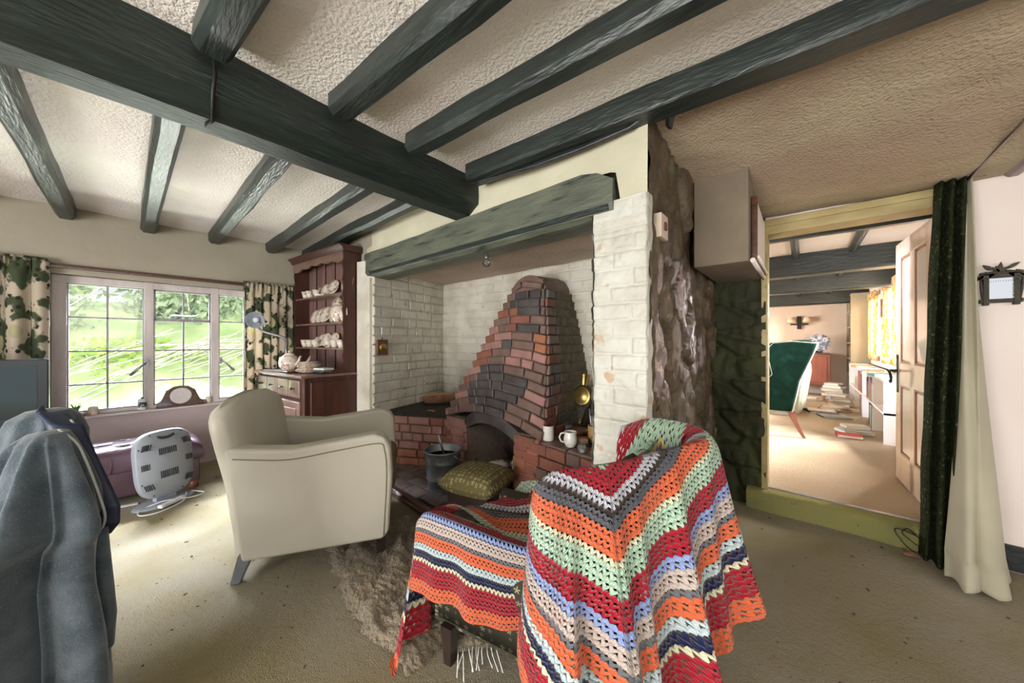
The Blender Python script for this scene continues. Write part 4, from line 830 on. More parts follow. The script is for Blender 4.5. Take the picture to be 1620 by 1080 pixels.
for i in range(22):
    f = i/21; z = .10+.76*f; y = -.295-.115*f**1.15; th = .085-.02*f; w = .315+.055*sst(.35, .9, f)
    if f > .86: q = (f-.86)/.14; sh = sqrt(max(0, 1-q*q)); th *= .35+.65*sh; w *= .80+.20*sh; z = .10+.76*f-.012*q
    ring = []
    for k in range(28):
        a = 2*pi*k/28; c_, d_ = cos(a), sin(a); e = .38
        x_ = w*(abs(c_)**e)*(1 if c_ > 0 else -1); ring.append((x_, y-.02*(x_/w)**2*0+th*(abs(d_)**.7)*(1 if d_ > 0 else -1), z+.028*(1-(x_/w)**2)*f-.02*abs(x_/w)**4*f))
    rings.append(ring)
MB().loft(rings).build('backrest', MT['creamleather'], t)
b = MB(); b.box(-.30, .30, -.28, .335, .115, .32); b.build('seat_base', MT['creamleather'], t, bevel=.02, seg=3)
b = MB(); b.box(-.280, .280, -.24, .372, .31, .46); b.build('seat_cushion', MT['oliveseat'], t, bevel=.045, seg=4)
for sx in (-1, 1):
    b = MB(); b.loft([[(sx*.31+w*a, -.300-.045*(1-f)+w*c_, .135*f-.0) for a, c_ in ((-1, -1), (1, -1), (1, 1), (-1, 1))] for f, w in ((0, .020), (1, .030))], sm=False); b.build('rear_leg', MT['greyleg'], t, bevel=.003)
    b = MB(); b.loft([[(sx*.315+w*a, .300+w*c_, .14*f) for a, c_ in ((-1, -1), (1, -1), (1, 1), (-1, 1))] for f, w in ((0, .018), (1, .026))], sm=False); b.build('front_leg', MT['darkleg'], t, bevel=.003)
# ================= DRESSER =================
DA = radians(5.5); t = thing('welsh_dresser', 'tall dark mahogany dresser with scalloped plate rack and drawers', 'dresser', (-3.155, .965, 0), DA)
WD = 1.03   # width; local x from -WD to 0, y from 0 (front) back to .50
b = MB(); b.box(-WD+.01, 0, .02, .50, .04, .84); b.box(-WD+.0, .004, .0, .012, .0, .05)
for x in (-WD+.03, -.03): b.box(x-.03, x+.03, .01, .05, 0, .84)
b.build('base_cabinet', MT['dresser'], t, bevel=.004)
b = MB(); b.box(-.006, .012, .06, .47, .10, .80); b.build('side_panel', MT['dresser'], t, bevel=.006)
b = MB(); b.box(-WD-.02, .02, -.02, .50, .84, .862); b.build('worktop', MT['dresserfront'], t, bevel=.005)
nd = 4
for k in range(nd):
    x0 = -WD+.045+k*(WD-.09)/nd; x1 = x0+(WD-.09)/nd-.018; d = MB(); d.box(x0, x1, -.004, .02, .665, .815); dd = d.build('drawer', MT['dresserfront'], t, bevel=.007)
    cx = (x0+x1)/2; h = MB(); h.tube([(cx-.030, -.006, .742), (cx-.022, -.024, .745), (cx, -.028, .735), (cx+.022, -.024, .745), (cx+.030, -.006, .742)], .005, 6); h.lathe([(.009, 0), (.006, -.014), (0, -.016)], 8, (cx-.03, -.004, .742), R=Matrix.Rotation(-pi/2, 3, 'X')); h.build('drawer_handle', MT['iron'], dd)
for k in range(2):
    x0 = -WD+.045+k*(WD-.09)/2; x1 = x0+(WD-.09)/2-.02; d = MB(); d.box(x0, x1, -.002, .02, .08, .63); dd = d.build('cupboard_door', MT['dresserfront'], t, bevel=.006)
    d = MB(); d.box(x0+.06, x1-.06, -.010, .0, .14, .57); d.build('door_panel', MT['dresserfront'], dd, bevel=.008)
    h = MB(); cx = x1-.03 if k == 0 else x0+.03; h.tube([(cx, -.006, .40), (cx, -.026, .405), (cx, -.026, .345), (cx, -.006, .34)], .005, 6); h.build('door_handle', MT['iron'], dd)
HY = .335   # hutch front
b = MB(); b.box(-WD+.0, .0, .49, .505, .86, 2.0)
for k in range(1, 5): b.box(-WD+k*.2-.004, -WD+k*.2+.004, .482, .49, .86, 1.98, 1)
b.build('back_boards', [MT['dresserback'], MT['iron']], t)
def side_prof(): # scalloped front edge
    P = [(.505, .86), (.505, 2.0)]; n = 60
    for i in range(n+1):
        z = 2.0-1.14*i/n; wv = .010*abs(sin((2.0-z)*pi/.14)); P.append((HY+wv+(.0 if z > .95 else -.12*sst(.95, .86, z)), z))
    return P
for x in (-WD, -.018):
    b = MB(); b.prism(side_prof(), x, x+.018, 0, 'x'); b.build('hutch_side', MT['dresser'], t)
b = MB(); n = 60; P = [(-WD, 1.99), (0, 1.99)]+[(-(WD)*i/n, 1.90-.020*abs(sin(i/n*pi*5))-.035*sin(pi*i/n)*0+.03*sin(pi*i/n)) for i in range(n+1)]
b.prism(P, HY, HY+.018, 0, 'y'); b.build('scalloped_frieze', MT['dresserfront'], t)
b = MB(); b.prism([(HY-.045, 2.045), (HY-.045, 2.03), (HY-.02, 2.015), (HY-.005, 1.985), (.505, 1.985), (.505, 2.045)], -WD-.03, .03, 0, 'x'); b.build('cornice', MT['dresser'], t, bevel=.003)
SH = [1.09, 1.335, 1.61]   # shelf tops
for z in SH: MB().box(-WD+.018, -.018, HY+.012, .49, z-.018, z).build('shelf', MT['dresserfront'], t, bevel=.003)
M_D = Matrix.Translation((-3.155, .965, 0)) @ Matrix.Rotation(DA, 4, 'Z')
def D(x, y, z): return tuple(M_D @ Vector((x, y, z)))
def cup(s_=1., m=None, loc=(0, 0, 0), label='', rz=0, grp='cups on the dresser', h=.065):
    t = thing('teacup', label, 'cup', loc, rz, grp); MB().lathe([(0, 0), (.022*s_, 0), (.022*s_, .004), (.030*s_, .02), (.040*s_, h), (.038*s_, h), (.028*s_, .02), (.018*s_, .008), (0, .006)], 20).build('bowl', m or MT['china'], t)
    b = MB(); b.tube([(.036*s_, 0, h*.8), (.056*s_, 0, h*.75), (.056*s_, 0, h*.4), (.030*s_, 0, h*.32)], .0035, 6); b.build('handle', m or MT['china'], t); return t
def plate(r, loc, label, rz=0, tilt=72, m=None, oval=1., grp='plates on the dresser'):
    o = MB().lathe([(0, 0), (r*.6, 0), (r*.66, .006), (r, .016), (r*1.0, .020), (r*.64, .011), (0, .006)], 32, sq=(1, oval)).build('plate', m or MT['china']); tag(o, label, 'plate', grp)
    o.location = loc; o.rotation_euler = (radians(tilt), 0, rz); return o
c0 = cup(loc=D(-.90, .40, SH[0]), label='floral cup at the left end of the bottom dresser shelf', rz=2.5)
for x, y, k, lb in [(-.79, .40, 0, 'floral cup second from the left on the bottom dresser shelf'), (-.66, .40, 0, 'floral cup third from the left on the bottom dresser shelf'), (-.40, .40, 0, 'reddish cup in the middle of the bottom dresser shelf'), (-.27, .40, 0, 'reddish cup right of the middle on the bottom dresser shelf'), (-.145, .40, 0, 'floral cup near the right end of the bottom dresser shelf'), (-.06, .41, 0, 'floral cup at the right end of the bottom dresser shelf'),
                    (-.88, .40, 2, 'cup at the left end of the top dresser shelf'), (-.79, .40, 2, 'second cup from the left on the top dresser shelf'), (-.64, .40, 2, 'cup before a standing plate on the top dresser shelf')]:
    dup(c0, D(x, y, SH[k]), random.uniform(2, 4), lb, 1.15 if k == 2 else 1.2)
c0.scale = (1.2,)*3
for x, r, k, lb in [(-.72, .055, 0, 'leftmost plate standing behind the bottom shelf cups'), (-.62, .065, 0, 'second plate standing behind the bottom shelf cups'), (-.52, .072, 0, 'third plate standing behind the bottom shelf cups'), (-.36, .072, 0, 'patterned plate standing behind the middle cups of the bottom shelf'), (-.09, .085, 0, 'yellowish plate behind the right-hand cups of the bottom shelf'),
                    (-.76, .075, 1, 'leftmost upright plate of three on the middle dresser shelf'), (-.65, .080, 1, 'centre upright plate of three on the middle dresser shelf'), (-.54, .088, 1, 'right upright plate of three on the middle dresser shelf'),
                    (-.66, .055, 2, 'small upright plate left on the top dresser shelf'), (-.54, .066, 2, 'upright plate second on the top dresser shelf'), (-.38, .080, 2, 'upright plate third on the top dresser shelf'), ]:
    plate(r, D(x, .455, SH[k]+r*.96+.006), lb, DA+radians(8))
plate(.125, D(-.33, .452, SH[1]+.127), 'large oval platter standing on the middle dresser shelf', DA, 78, oval=1.05)
plate(.105, D(-.10, .452, SH[2]+.108), 'large plate standing at the right end of the top dresser shelf', DA, 78)
def pot(name, label, loc, s_, cat, spout=True, rz=0, tall=1., m=None):
    t = thing(name, label, cat, loc, rz); m = m or MT['china']
    MB().lathe([(0, 0), (.045*s_, 0), (.048*s_, .006), (.075*s_, .045*s_*tall), (.080*s_, .075*s_*tall), (.060*s_, .12*s_*tall), (.042*s_, .135*s_*tall), (.040*s_, .135*s_*tall), (0, .13*s_*tall)], 24).build('body', m, t)
    MB().lathe([(.044*s_, .135*s_*tall), (.03*s_, .152*s_*tall), (.008*s_, .158*s_*tall), (.012*s_, .172*s_*tall), (0, .176*s_*tall)], 16).build('lid', m, t)
    MB().tube([(-.068*s_, 0, .11*s_*tall), (-.11*s_, 0, .115*s_*tall), (-.12*s_, 0, .07*s_*tall), (-.075*s_, 0, .045*s_*tall)], .006*s_, 8).build('handle', m, t)
    if spout: MB().tube([(.06*s_, 0, .05*s_*tall), (.10*s_, 0, .08*s_*tall), (.125*s_, 0, .13*s_*tall)], [.018*s_, .012*s_, .008*s_], 8).build('spout', m, t)
    return t
pot('coffee_pot', 'tall floral coffee pot on the middle dresser shelf', D(-.20, .41, SH[1]), 1., 'coffee pot', rz=.3, tall=1.25)
pot('jug', 'brown floral jug at the right end of the middle dresser shelf', D(-.075, .41, SH[1]), .8, 'jug', False, rz=2.8, tall=1.3)
pot('teapot', 'rounded pink floral teapot on the dresser top beside the lamp', D(-.60, .13, .862), 1.15, 'teapot', rz=.4)
t = thing('sugar_bowl', 'small bowl on the top dresser shelf before the third plate', 'bowl', D(-.43, .40, SH[2])); MB().lathe([(0, 0), (.02, 0), (.045, .03), (.05, .045), (.046, .045), (.02, .008), (0, .006)], 20).build('bowl', MT['china'], t)
t = thing('saucer', 'white saucer lying flat on the top dresser shelf', 'saucer', D(-.52, .40, SH[2])); MB().lathe([(0, 0), (.035, 0), (.07, .012), (.068, .015), (.03, .004), (0, .004)], 24).build('dish', MT['whitechina'], t)
for k in range(7):
    r = [.105, .105, .10, .10, .095, .09, .085][k]; o = plate(r, D(-.26+.010*(k % 3), .16, .866+k*.013), ['bottom plate', 'second plate', 'third plate', 'fourth plate', 'fifth plate', 'sixth plate', 'top plate'][k]+' of the stack on the dresser worktop', tilt=0, grp='stacked plates on the dresser top')
o = plate(.06, D(-.37, .07, .866), 'small red-brown dish in front of the plate stack on the dresser', tilt=0, m=MT['copper'])
plate(.075, D(-.40, .22, .866+.075), 'tilted orange-rimmed plate leaning on the plate stack', DA-.3, 66)
for k, (x, y, w, d_, c) in enumerate([(-.10, .22, .17, .12, 'blackplastic'), (-.10, .22, .15, .11, 'greyleg'), (-.09, .21, .14, .10, 'paper')]):
    o = MB().box(-w/2, w/2, -d_/2, d_/2, 0, .016).build('booklet', MT[c], bevel=.002); o.location = D(x, y, .863+.0165*k); o.rotation_euler = (0, 0, DA+.1*k); tag(o, ['black', 'dark grey', 'pale'][k]+' booklet in the pile at the right end of the dresser top', 'booklet')
o = MB().box(-.13, .13, -.05, .05, 0, .006).build('letter', MT['paper']); o.location = D(-.82, .10, .863); o.rotation_euler = (0, 0, .3); tag(o, 'folded white papers at the left end of the dresser top', 'papers')
o = MB().box(-.07, .07, -.025, .025, 0, .012).build('spectacle_case', MT['lining'], bevel=.004); o.location = D(-.47, .05, .863); o.rotation_euler = (0, 0, .2); tag(o, 'dark blue slim case at the front edge of the dresser top', 'case')
# lamp
t = thing('desk_lamp', 'silver goose-neck reading lamp with round head in front of the curtain', 'lamp', D(-.86, .21, .862)); O = Vector(t.location)
hd = Vector((-4.05, .83, 1.36))-O
b = MB(); b.lathe([(0, 0), (.06, 0), (.06, .01), (.02, .02), (0, .022)], 24); b.build('base', MT['metal'], t)
b = MB(); b.tube(spline([(0, 0, .015), (-.005, -.005, .12), (.0, -.01, .22), (.03, -.03, .32), hd+Vector((-.03, .05, -.10)), hd+Vector((-.0, .03, -.02))], 6), .013, 10); b.build('gooseneck', MT['metal'], t)
fr = Vector((-hd.x*0+.80, -.45, -.10)).to_track_quat('Z', 'Y').to_matrix()
b = MB(); b.lathe([(0, -.07), (.022, -.068), (.028, -.045), (.070, -.01), (.080, .02), (.077, .02), (.066, -.008), (.026, -.038), (0, -.04)], 28, hd, R=fr); b.build('shade', MT['greyplastic'], t)
b = MB(); b.lathe([(0, .012), (.02, .008), (.028, -.012), (.016, -.035)], 14, hd, R=fr); b.build('bulb', MT['white'], t)
# ================= DOOR, CURTAIN, MIRROR =================
t = thing('panelled_door', '', 'door', (.585, 3.06, .135), radians(90+3)); t.name = 'door_1'; t['kind'] = 'structure'; t['label'] = 'four-panelled painted door standing open into the far room'
DW, DH = .745, 1.735
b = MB()
for a, c in ((0, .105), (DW-.105, DW), (DW/2-.04, DW/2+.04)): b.box(a, c, -.02, .02, 0, DH)
for a, c in ((0, .20), (.70, .86), (DH-.115, DH)): b.box(.09, DW-.09, -.02, .02, a, c)
b.box(.05, DW-.05, -.006, .006, .1, DH-.05); b.build('door_frame', MT['doorpaint'], t, bevel=.003)
for a, c in ((.105, DW/2-.04), (DW/2+.04, DW-.105)):
    for z0, z1 in ((.20, .70), (.86, DH-.115)):
        MB().box(a+.022, c-.022, -.012, .012, z0+.022, z1-.022).build('door_panel', MT['doorpanel'], t, bevel=.004)
        g = MB()
        for q in ((a, a+.014, z0, z1), (c-.014, c, z0, z1), (a, c, z0, z0+.014), (a, c, z1-.014, z1)): g.box(q[0], q[1], -.017, .017, q[2], q[3])
        g.build('moulding', MT['doorgroove'], t)
for sy in (-1, 1):
    h = MB(); x = DW-.055; h.box(x-.015, x+.015, min(sy*.02, sy*.025), max(sy*.02, sy*.025), .64, .90); h.lathe([(.018, 0), (.018, .004), (0, .004)], 12, (x, sy*.022, .90), R=Matrix.Rotation(-sy*pi/2, 3, 'X'))
    h.tube(spline([(x, sy*.025, .80), (x, sy*.065, .80), (x-.02, sy*.075, .805), (x-.07, sy*.075, .79), (x-.095, sy*.072, .755), (x-.075, sy*.07, .72), (x-.045, sy*.068, .725)], 5), [.009]*8+[.008]*23, 8); h.build('latch', MT['iron'], t)
# velvet curtain and its lining
TC = thing('door_curtain', 'long dark green velvet curtain with pale lining bunched at the right of the doorway', 'curtain', (.60, 2.80, 0)); O = Vector(TC.location)
vt = spline([(.535, 2.86, 0), (.545, 2.80, 0), (.57, 2.84, 0), (.585, 2.79, 0), (.61, 2.85, 0), (.625, 2.80, 0), (.64, 2.86, 0)], 6)
vb = spline([(.470, 2.80, 0), (.480, 2.72, 0), (.505, 2.77, 0), (.512, 2.67, 0), (.545, 2.73, 0), (.545, 2.62, 0), (.575, 2.70, 0)], 6)
n_ = len(vt)-1
def vel(u, v):
    k = min(n_-1, int(u*n_)); f = u*n_-k; a = vt[k].lerp(vt[k+1], f); c = vb[k].lerp(vb[k+1], f); g = (1-v)**.8
    p = a.lerp(c, g)+Vector((.006*nz(v*6, u*4), .008*nz(v*5, u*6, 3), 0)); p.z = .012+1.985*v+.02*nz(u*4, 0, 2)*(v < .05); return (p-O, (u*.5, v*2))
MB().grid(vel, 60, 50, uv=True).build('velvet_face', MT['velvet'], TC, solid=.005, fix=False)
lt = spline([(.615, 2.875, 0), (.628, 2.83, 0), (.640, 2.86, 0), (.652, 2.84, 0), (.658, 2.875, 0), (.66, 2.89, 0)], 6)
lm = spline([(.590, 2.72, 0), (.605, 2.67, 0), (.625, 2.71, 0), (.64, 2.69, 0), (.655, 2.77, 0), (.665, 2.87, 0)], 6)
lb = spline([(.525, 2.62, 0), (.555, 2.54, 0), (.60, 2.575, 0), (.635, 2.55, 0), (.70, 2.64, 0), (.735, 2.76, 0)], 6)
n2 = len(lt)-1
def lin(u, v):
    k = min(n2-1, int(u*n2)); f = u*n2-k; a, m_, c = lt[k].lerp(lt[k+1], f), lm[k].lerp(lm[k+1], f), lb[k].lerp(lb[k+1], f)
    w = 1-v; p = a*(1-w)*(1-w)+m_*2*w*(1-w)+c*w*w; z = 1.99*v
    fold = .020*sin(u*13+w*4.5)*w; p = p+Vector((.35*fold, -fold, 0)); 
    if v < .06: q = (.06-v)/.06; p = p+Vector((.012*sin(u*21), -.030*q+.012*sin(u*17), 0)); z = .12*(1-q)+.012+.02*abs(sin(u*15))*q*.6
    p.z = z; return p-O
MB().grid(lin, 70, 80).build('lining', MT['liner'], TC, solid=.004, fix=False)
b = MB(); b.tube([(.50, 2.86, 2.0), (.70, 2.86, 2.0)], .008, 8); tag(b.build('curtain_rod', MT['iron']), 'short iron rod carrying the door curtain', 'curtain rail')
b = MB(); b.tube(spline([(.46, 2.80, .10), (.40, 2.79, .12), (.38, 2.77, .11), (.42, 2.75, .05), (.47, 2.72, .03)], 5), .003, 5); b.tube(spline([(.47, 2.80, .09), (.43, 2.78, .135), (.41, 2.79, .10), (.46, 2.77, .06)], 5), .003, 5); tag(b.build('loose_wire', MT['iron']), 'tangle of loose dark wire at the foot of the velvet curtain', 'wire')
o = MB().box(-.045, .045, -.022, .022, 0, .003).build('luggage_card', MT['card']); o.location = (.452, 2.775, .006); o.rotation_euler = (0, 0, .25); tag(o, 'small orange-brown printed card on the carpet below the step', 'card')
# mirror
t = thing('carved_mirror', 'little square mirror in a carved dark oak frame with leafy crest', 'mirror', (.757, 2.925, 1.425)); t.scale = (.74, 1, 1)
b = MB(); W_ = .062
for sx in (-1, 1): b.box(sx*W_-.013, sx*W_+.013, -.024, .004, -.090, .068)
b.box(-.078, .078, -.022, .004, .048, .074); b.box(-.088, .088, -.022, .004, -.078, -.058); b.box(-.086, .086, -.026, 0, .070, .080); b.build('frame', MT['carved'], t, bevel=.003)
MB().box(-.052, .052, -.014, -.010, -.06, .05).build('mirror_glass', MT['mirror'], t)
g = MB(); rnd = random.Random(4)
for k in range(9):   # faint worn arc of lettering strokes across the top of the glass
    x = -.040+.0100*k; g.bar((x, -.0146, .030-.12*x*x*6), (x+rnd.uniform(-.002, .003), -.0146, .036-.12*x*x*6), .0015)
g.build('etched_marks', MT['lining'], t)
def leafv(b, p, q, w, y=-.014):
    p = Vector(p); q = Vector(q); d = (q-p); s_ = Vector((-d.y, d.x)).normalized(); n = 8; L1 = [p+d*(i/n)+s_*w*sin(pi*(i/n)**.8) for i in range(n+1)]; L2 = [p+d*(i/n)-s_*w*sin(pi*(i/n)**.8)*.5 for i in range(n, -1, -1)]
    b.prism([(v_.x, v_.y) for v_ in L1+L2[1:-1]], y-.008, y+.008, 0, 'y')
b = MB()
for sx in (-1, 1):
    leafv(b, (sx*.02, .085), (sx*.105, .045), .020*sx*-1 if sx > 0 else .020); leafv(b, (sx*.03, .092), (sx*.075, .120), .012); leafv(b, (sx*.06, .085), (sx*.115, .03), .012); leafv(b, (sx*.005, .078), (sx*.035, .105), .010)
    leafv(b, (sx*.085, .05), (sx*.075, -.075), .006)
leafv(b, (0, .075), (0, .128), .012); leafv(b, (-.008, .075), (-.02, .11), .008); b.build('crest', MT['carved'], t)
# wicker basket rim behind the crochet chair
t = thing('wicker_basket', 'dark cane basket just behind the blanket-covered chair at the foot of the stone wall', 'basket', (-.40, 2.02, 0)); 
b = MB(); b.lathe([(0, 0), (.10, 0), (.13, .10), (.135, .11), (.125, .10), (.095, .01), (0, .01)], 28); b.build('body', MT['basket'], t); b = MB(); b.tube([(.13*cos(a), 0, .10+.13*sin(a)) for a in [pi*k/14 for k in range(15)]], .006, 6); b.build('handle', MT['basket'], t)
# ================= FAR ROOM =================
FZ = .133
t = thing('wing_chair', 'bottle green velvet wing armchair seen from the side, with pale piping', 'armchair', (-.42, 4.93, FZ), radians(96))
# local +y = facing (towards -X world); right side (+x local) = away from the camera
side = [(-.30, .27), (.36, .27), (.38, .30), (.38, .55), (.35, .60), (-.08, .60), (-.13, .66), (-.10, .82), (-.08, .93), (-.14, 1.0), (-.30, 1.02), (-.50, 1.0), (-.47, .90), (-.36, .60)]
for sx in (-1, 1):
    MB().prism(side, sx*.31-.035, sx*.31+.035, 0, 'x').build('wing_arm', MT['greenvelvet'], t, bevel=.022, seg=3)
    b = MB(); b.tube([(sx*.347, y, z) for y, z in side[4:12]], .0035, 6); b.build('piping', MT['liner'], t)
    b = MB(); b.tube([(sx*.33, y, z) for y, z in [(-.30, .27), (-.36, .60), (-.47, .90), (-.50, 1.0)]], .006, 6); b.build('back_piping', MT['white'], t)
b = MB(); b.prism([(-.30, .27), (-.18, .27), (-.22, .6), (-.30, .98), (-.34, 1.03), (-.44, 1.04), (-.50, 1.0), (-.47, .90), (-.37, .60)], -.30, .30, 0, 'x'); b.build('backrest', MT['greenvelvet'], t, bevel=.03, seg=3)
MB().box(-.28, .28, -.25, .36, .27, .46).build('seat', MT['greenvelvet'], t, bevel=.03, seg=3)
for sx in (-1, 1):
    MB().loft([[(sx*.29+w*a, -.30-.10*(1-f)**1.5+w*c_, .28*f) for a, c_ in ((-1, -1), (1, -1), (1, 1), (-1, 1))] for f, w in ((0, .015), (.3, .018), (.6, .021), (1, .027))], sm=False).build('rear_leg', MT['footwood'], t)
    MB().lathe([(.014, 0), (.018, .1), (.025, .28)], 12, (sx*.29, .32, 0)).build('front_leg', MT['footwood'], t)
t = thing('pale_armchair', 'pale green upholstered armchair half hidden behind the green wing chair', 'armchair', (-.40, 6.35, FZ), radians(85)); t.scale = (1, 1, .84)
for sx in (-1, 1): MB().prism([(-.38, .04), (.36, .04), (.38, .44), (.33, .56), (.1, .58), (-.2, .60), (-.38, .82), (-.46, .80)], sx*.34-.05, sx*.34+.05, 0, 'x').build('arm', MT['palefab'], t, bevel=.04, seg=3)
MB().prism([(-.40, .05), (-.25, .05), (-.30, .82), (-.36, .88), (-.46, .86), (-.47, .7)], -.34, .34, 0, 'x').build('backrest', MT['palefab'], t, bevel=.04, seg=3)
MB().box(-.30, .30, -.30, .36, .12, .44).build('seat', MT['palefab'], t, bevel=.04, seg=3); MB().box(-.37, .37, -.36, .35, .0, .12).build('valance', MT['liner'], t)
o = MB().loft([[(x*q, y*q, z) for x, y in [(.2*cos(2*pi*k/20), .2*sin(2*pi*k/20)) for k in range(20)]] for z, q in ((-.06, .3), (-.03, .95), (0, 1), (.03, .95), (.06, .3))]).build('cream_cushion', MT['fringe']); o.location = (-.62, 6.25, FZ+.56); o.rotation_euler = (1.2, 0, .3); tag(o, 'cream cushion propped on the pale armchair beyond the green one', 'cushion')
t = thing('corner_cabinet', 'red-brown wooden bow-legged cabinet against the far wall', 'cabinet', (.12, 8.72, FZ))
MB().box(-.30, .26, -.20, .20, .20, .78).build('body', MT['rosewood'], t, bevel=.01); MB().box(-.32, .28, -.22, .21, .78, .805).build('top', MT['darkwood'], t, bevel=.005); MB().box(-.02, .22, -.21, -.19, .26, .74).build('door', MT['rosewood'], t, bevel=.008); MB().box(-.28, -.06, -.21, -.19, .26, .74).build('door', MT['rosewood'], t, bevel=.008)
for sx in (-.27, .23):
    for sy in (-.17, .17): MB().loft([[(sx+o_+w*a, sy+w*c_, z) for a, c_ in ((-1, -1), (1, -1), (1, 1), (-1, 1))] for z, w, o_ in ((0, .02, .02), (.06, .016, .0), (.14, .026, .0), (.22, .035, 0))], sm=False).build('leg', MT['rosewood'], t)
o = MB().lathe([(0, 0), (.10, 0), (.11, .01), (.165, .022), (.165, .028), (.10, .016), (0, .01)], 36).build('blue_plate', MT['bluechina']); o.location = (.23, 8.70, FZ+.99); o.rotation_euler = (radians(80), 0, 0); tag(o, 'blue and white oval plate standing on the red-brown cabinet', 'plate')
o = MB().box(-.05, .05, -.02, .04, 0, .03).build('plate_stand', MT['iron'], bevel=.004); o.location = (.23, 8.68, FZ+.807); tag(o, 'small dark stand under the blue and white plate', 'stand')
t = thing('wall_sconce', 'double wall light with two small cream shades on the far wall', 'wall lamp', (-.06, 8.93, 1.53))
b = MB(); b.box(-.035, .035, -.02, .01, -.13, .13); b.box(-.14, .14, -.06, -.02, -.05, -.02); b.build('backplate', MT['iron'], t, bevel=.006)
lampm = mat('lit_parchment', (.8, .62, .42), None, .8)
for sx in (-1, 1): MB().lathe([(.075, 0), (.045, .11), (.043, .11), (.073, .0)], 20, (sx*.12, -.07, .0)).build('lamp_shade', lampm, t)
# console behind chair with figure
t = thing('side_table', 'low table behind the green chair against the far wall', 'table', (-.62, 8.6, FZ)); MB().box(-.28, .28, -.2, .2, .62, .65).build('tabletop', MT['palefab'], t)
for sx in (-.25, .25):
    for sy in (-.17, .17): MB().box(sx-.02, sx+.02, sy-.02, sy+.02, 0, .62).build('leg', MT['palefab'], t)
t = thing('brass_figurine', 'small gilt bird-like figurine on the low table by the far wall', 'figurine', (-.60, 8.55, FZ+.652)); MB().lathe([(0, 0), (.05, 0), (.04, .02), (.0, .03)], 14).build('base', MT['brass'], t); MB().tube([(0, 0, .02), (.01, 0, .12), (-.03, 0, .2), (.03, 0, .28), (.08, 0, .34)], [.012, .03, .035, .02, .004], 8).build('body', MT['brass'], t); MB().tube([(-.02, 0, .2), (-.09, 0, .1)], [.02, .004], 8).build('wing', MT['brass'], t)
# window-wall shelves
SHX = .60
t = thing('low_bookcase', 'long low white bookcase running under the far room windows', 'bookcase', (0, 0, FZ))
b = MB(); 
b.box(SHX, .855, 4.9, 8.2, .62, .645); b.box(SHX, .855, 4.9, 8.2, .29, .31); b.box(.82, .855, 4.9, 8.2, 0, .645); b.build('shelves', MT['farpaint'], t)
for y in (4.9, 5.6, 6.5, 7.4, 8.18): MB().box(SHX, .855, y, y+.022, 0, .62).build('upright', MT['farpaint'], t)
t = thing('tall_bookcase', 'tall cream bookcase in the far right corner', 'bookcase', (0, 0, FZ)); b = MB()
for z in (.0, .42, .70, .98, 1.26, 1.54, 1.82): b.box(.62, .855, 8.25, 8.93, z, z+.02)
b.build('shelves', MT['liner'], t)
for y in (8.23, 8.93): MB().box(.62, .855, y, y+.018, 0, 1.85).build('upright', MT['liner'], t)
bookc = [('dark red', (.22, .03, .03)), ('cream', (.6, .54, .42)), ('teal', (.05, .22, .24)), ('brown', (.2, .1, .05)), ('pale blue', (.35, .45, .55)), ('white', (.68, .66, .62)), ('purple', (.16, .06, .22)), ('green', (.12, .22, .08)), ('grey', (.25, .27, .3)), ('black', (.03, .03, .035)), ('orange', (.5, .2, .06)), ('red', (.5, .05, .04))]
BM = [mat('book_'+n.replace(' ', '_'), c, None, .6) for n, c in bookc]; PG = mat('book_pages', (.65, .6, .5), None, .9)
def mkbook(ci, w, d_, h):
    b = MB(); b.box(-w/2, -w/2+.003, -d_/2, d_/2, 0, h); b.box(w/2-.003, w/2, -d_/2, d_/2, 0, h); b.box(-w/2, w/2, -d_/2, -d_/2+.004, 0, h); b.box(-w/2+.003, w/2-.003, -d_/2+.004, d_/2-.006, .004, h-.004, 1); return b.build('book', [BM[ci], PG])
order = ['first', 'second', 'third', 'fourth', 'fifth', 'sixth', 'seventh', 'eighth', 'ninth', 'tenth', 'eleventh', 'twelfth', 'thirteenth', 'fourteenth', 'fifteenth', 'sixteenth']
rnd = random.Random(77)
def bookrow(y0, y1, x, z, hmin, hmax, where, grp, pal=None, wr=(.022, .045)):
    y = y0; k = 0
    while y < y1 and k < 16:
        w = rnd.uniform(*wr); h = rnd.uniform(hmin, hmax); ci = rnd.choice(pal or range(12)); d_ = rnd.uniform(.15, .2); o = mkbook(ci, w, d_, h); o.rotation_euler = (0, rnd.uniform(-.05, .09)*0, -pi/2); o.location = (x+d_/2, y+w/2, z)
        tag(o, '%s book, %s from the near end, %s' % (bookc[ci][0], order[k], where), 'book', grp); y += w+.002; k += 1
bookrow(5.64, 6.2, SHX+.01, FZ+.312, .20, .28, 'upper shelf by the nearer far window', 'books on the upper low shelf')
bookrow(6.55, 7.1, SHX+.01, FZ+.312, .20, .28, 'upper shelf before the farther window', 'books on the upper low shelf')
bookrow(5.64, 5.98, SHX+.01, FZ+.002, .22, .27, 'bottom shelf by the nearer far window', 'books on the bottom low shelf', [6, 5, 7, 8, 5, 4], (.03, .05))
bookrow(6.55, 6.9, SHX+.01, FZ+.002, .22, .27, 'bottom shelf before the farther window', 'books on the bottom low shelf', None, (.03, .05))
for k, z in enumerate((.44, .72, 1.00, 1.28, 1.56)): bookrow(8.27, 8.66, .63, FZ+z, .19, .24, ['lowest', 'second', 'middle', 'fourth', 'top'][k]+' shelf of tall bookcase', 'books in the tall corner bookcase', [0, 3, 3, 1, 10, 7, 8], (.03, .05))
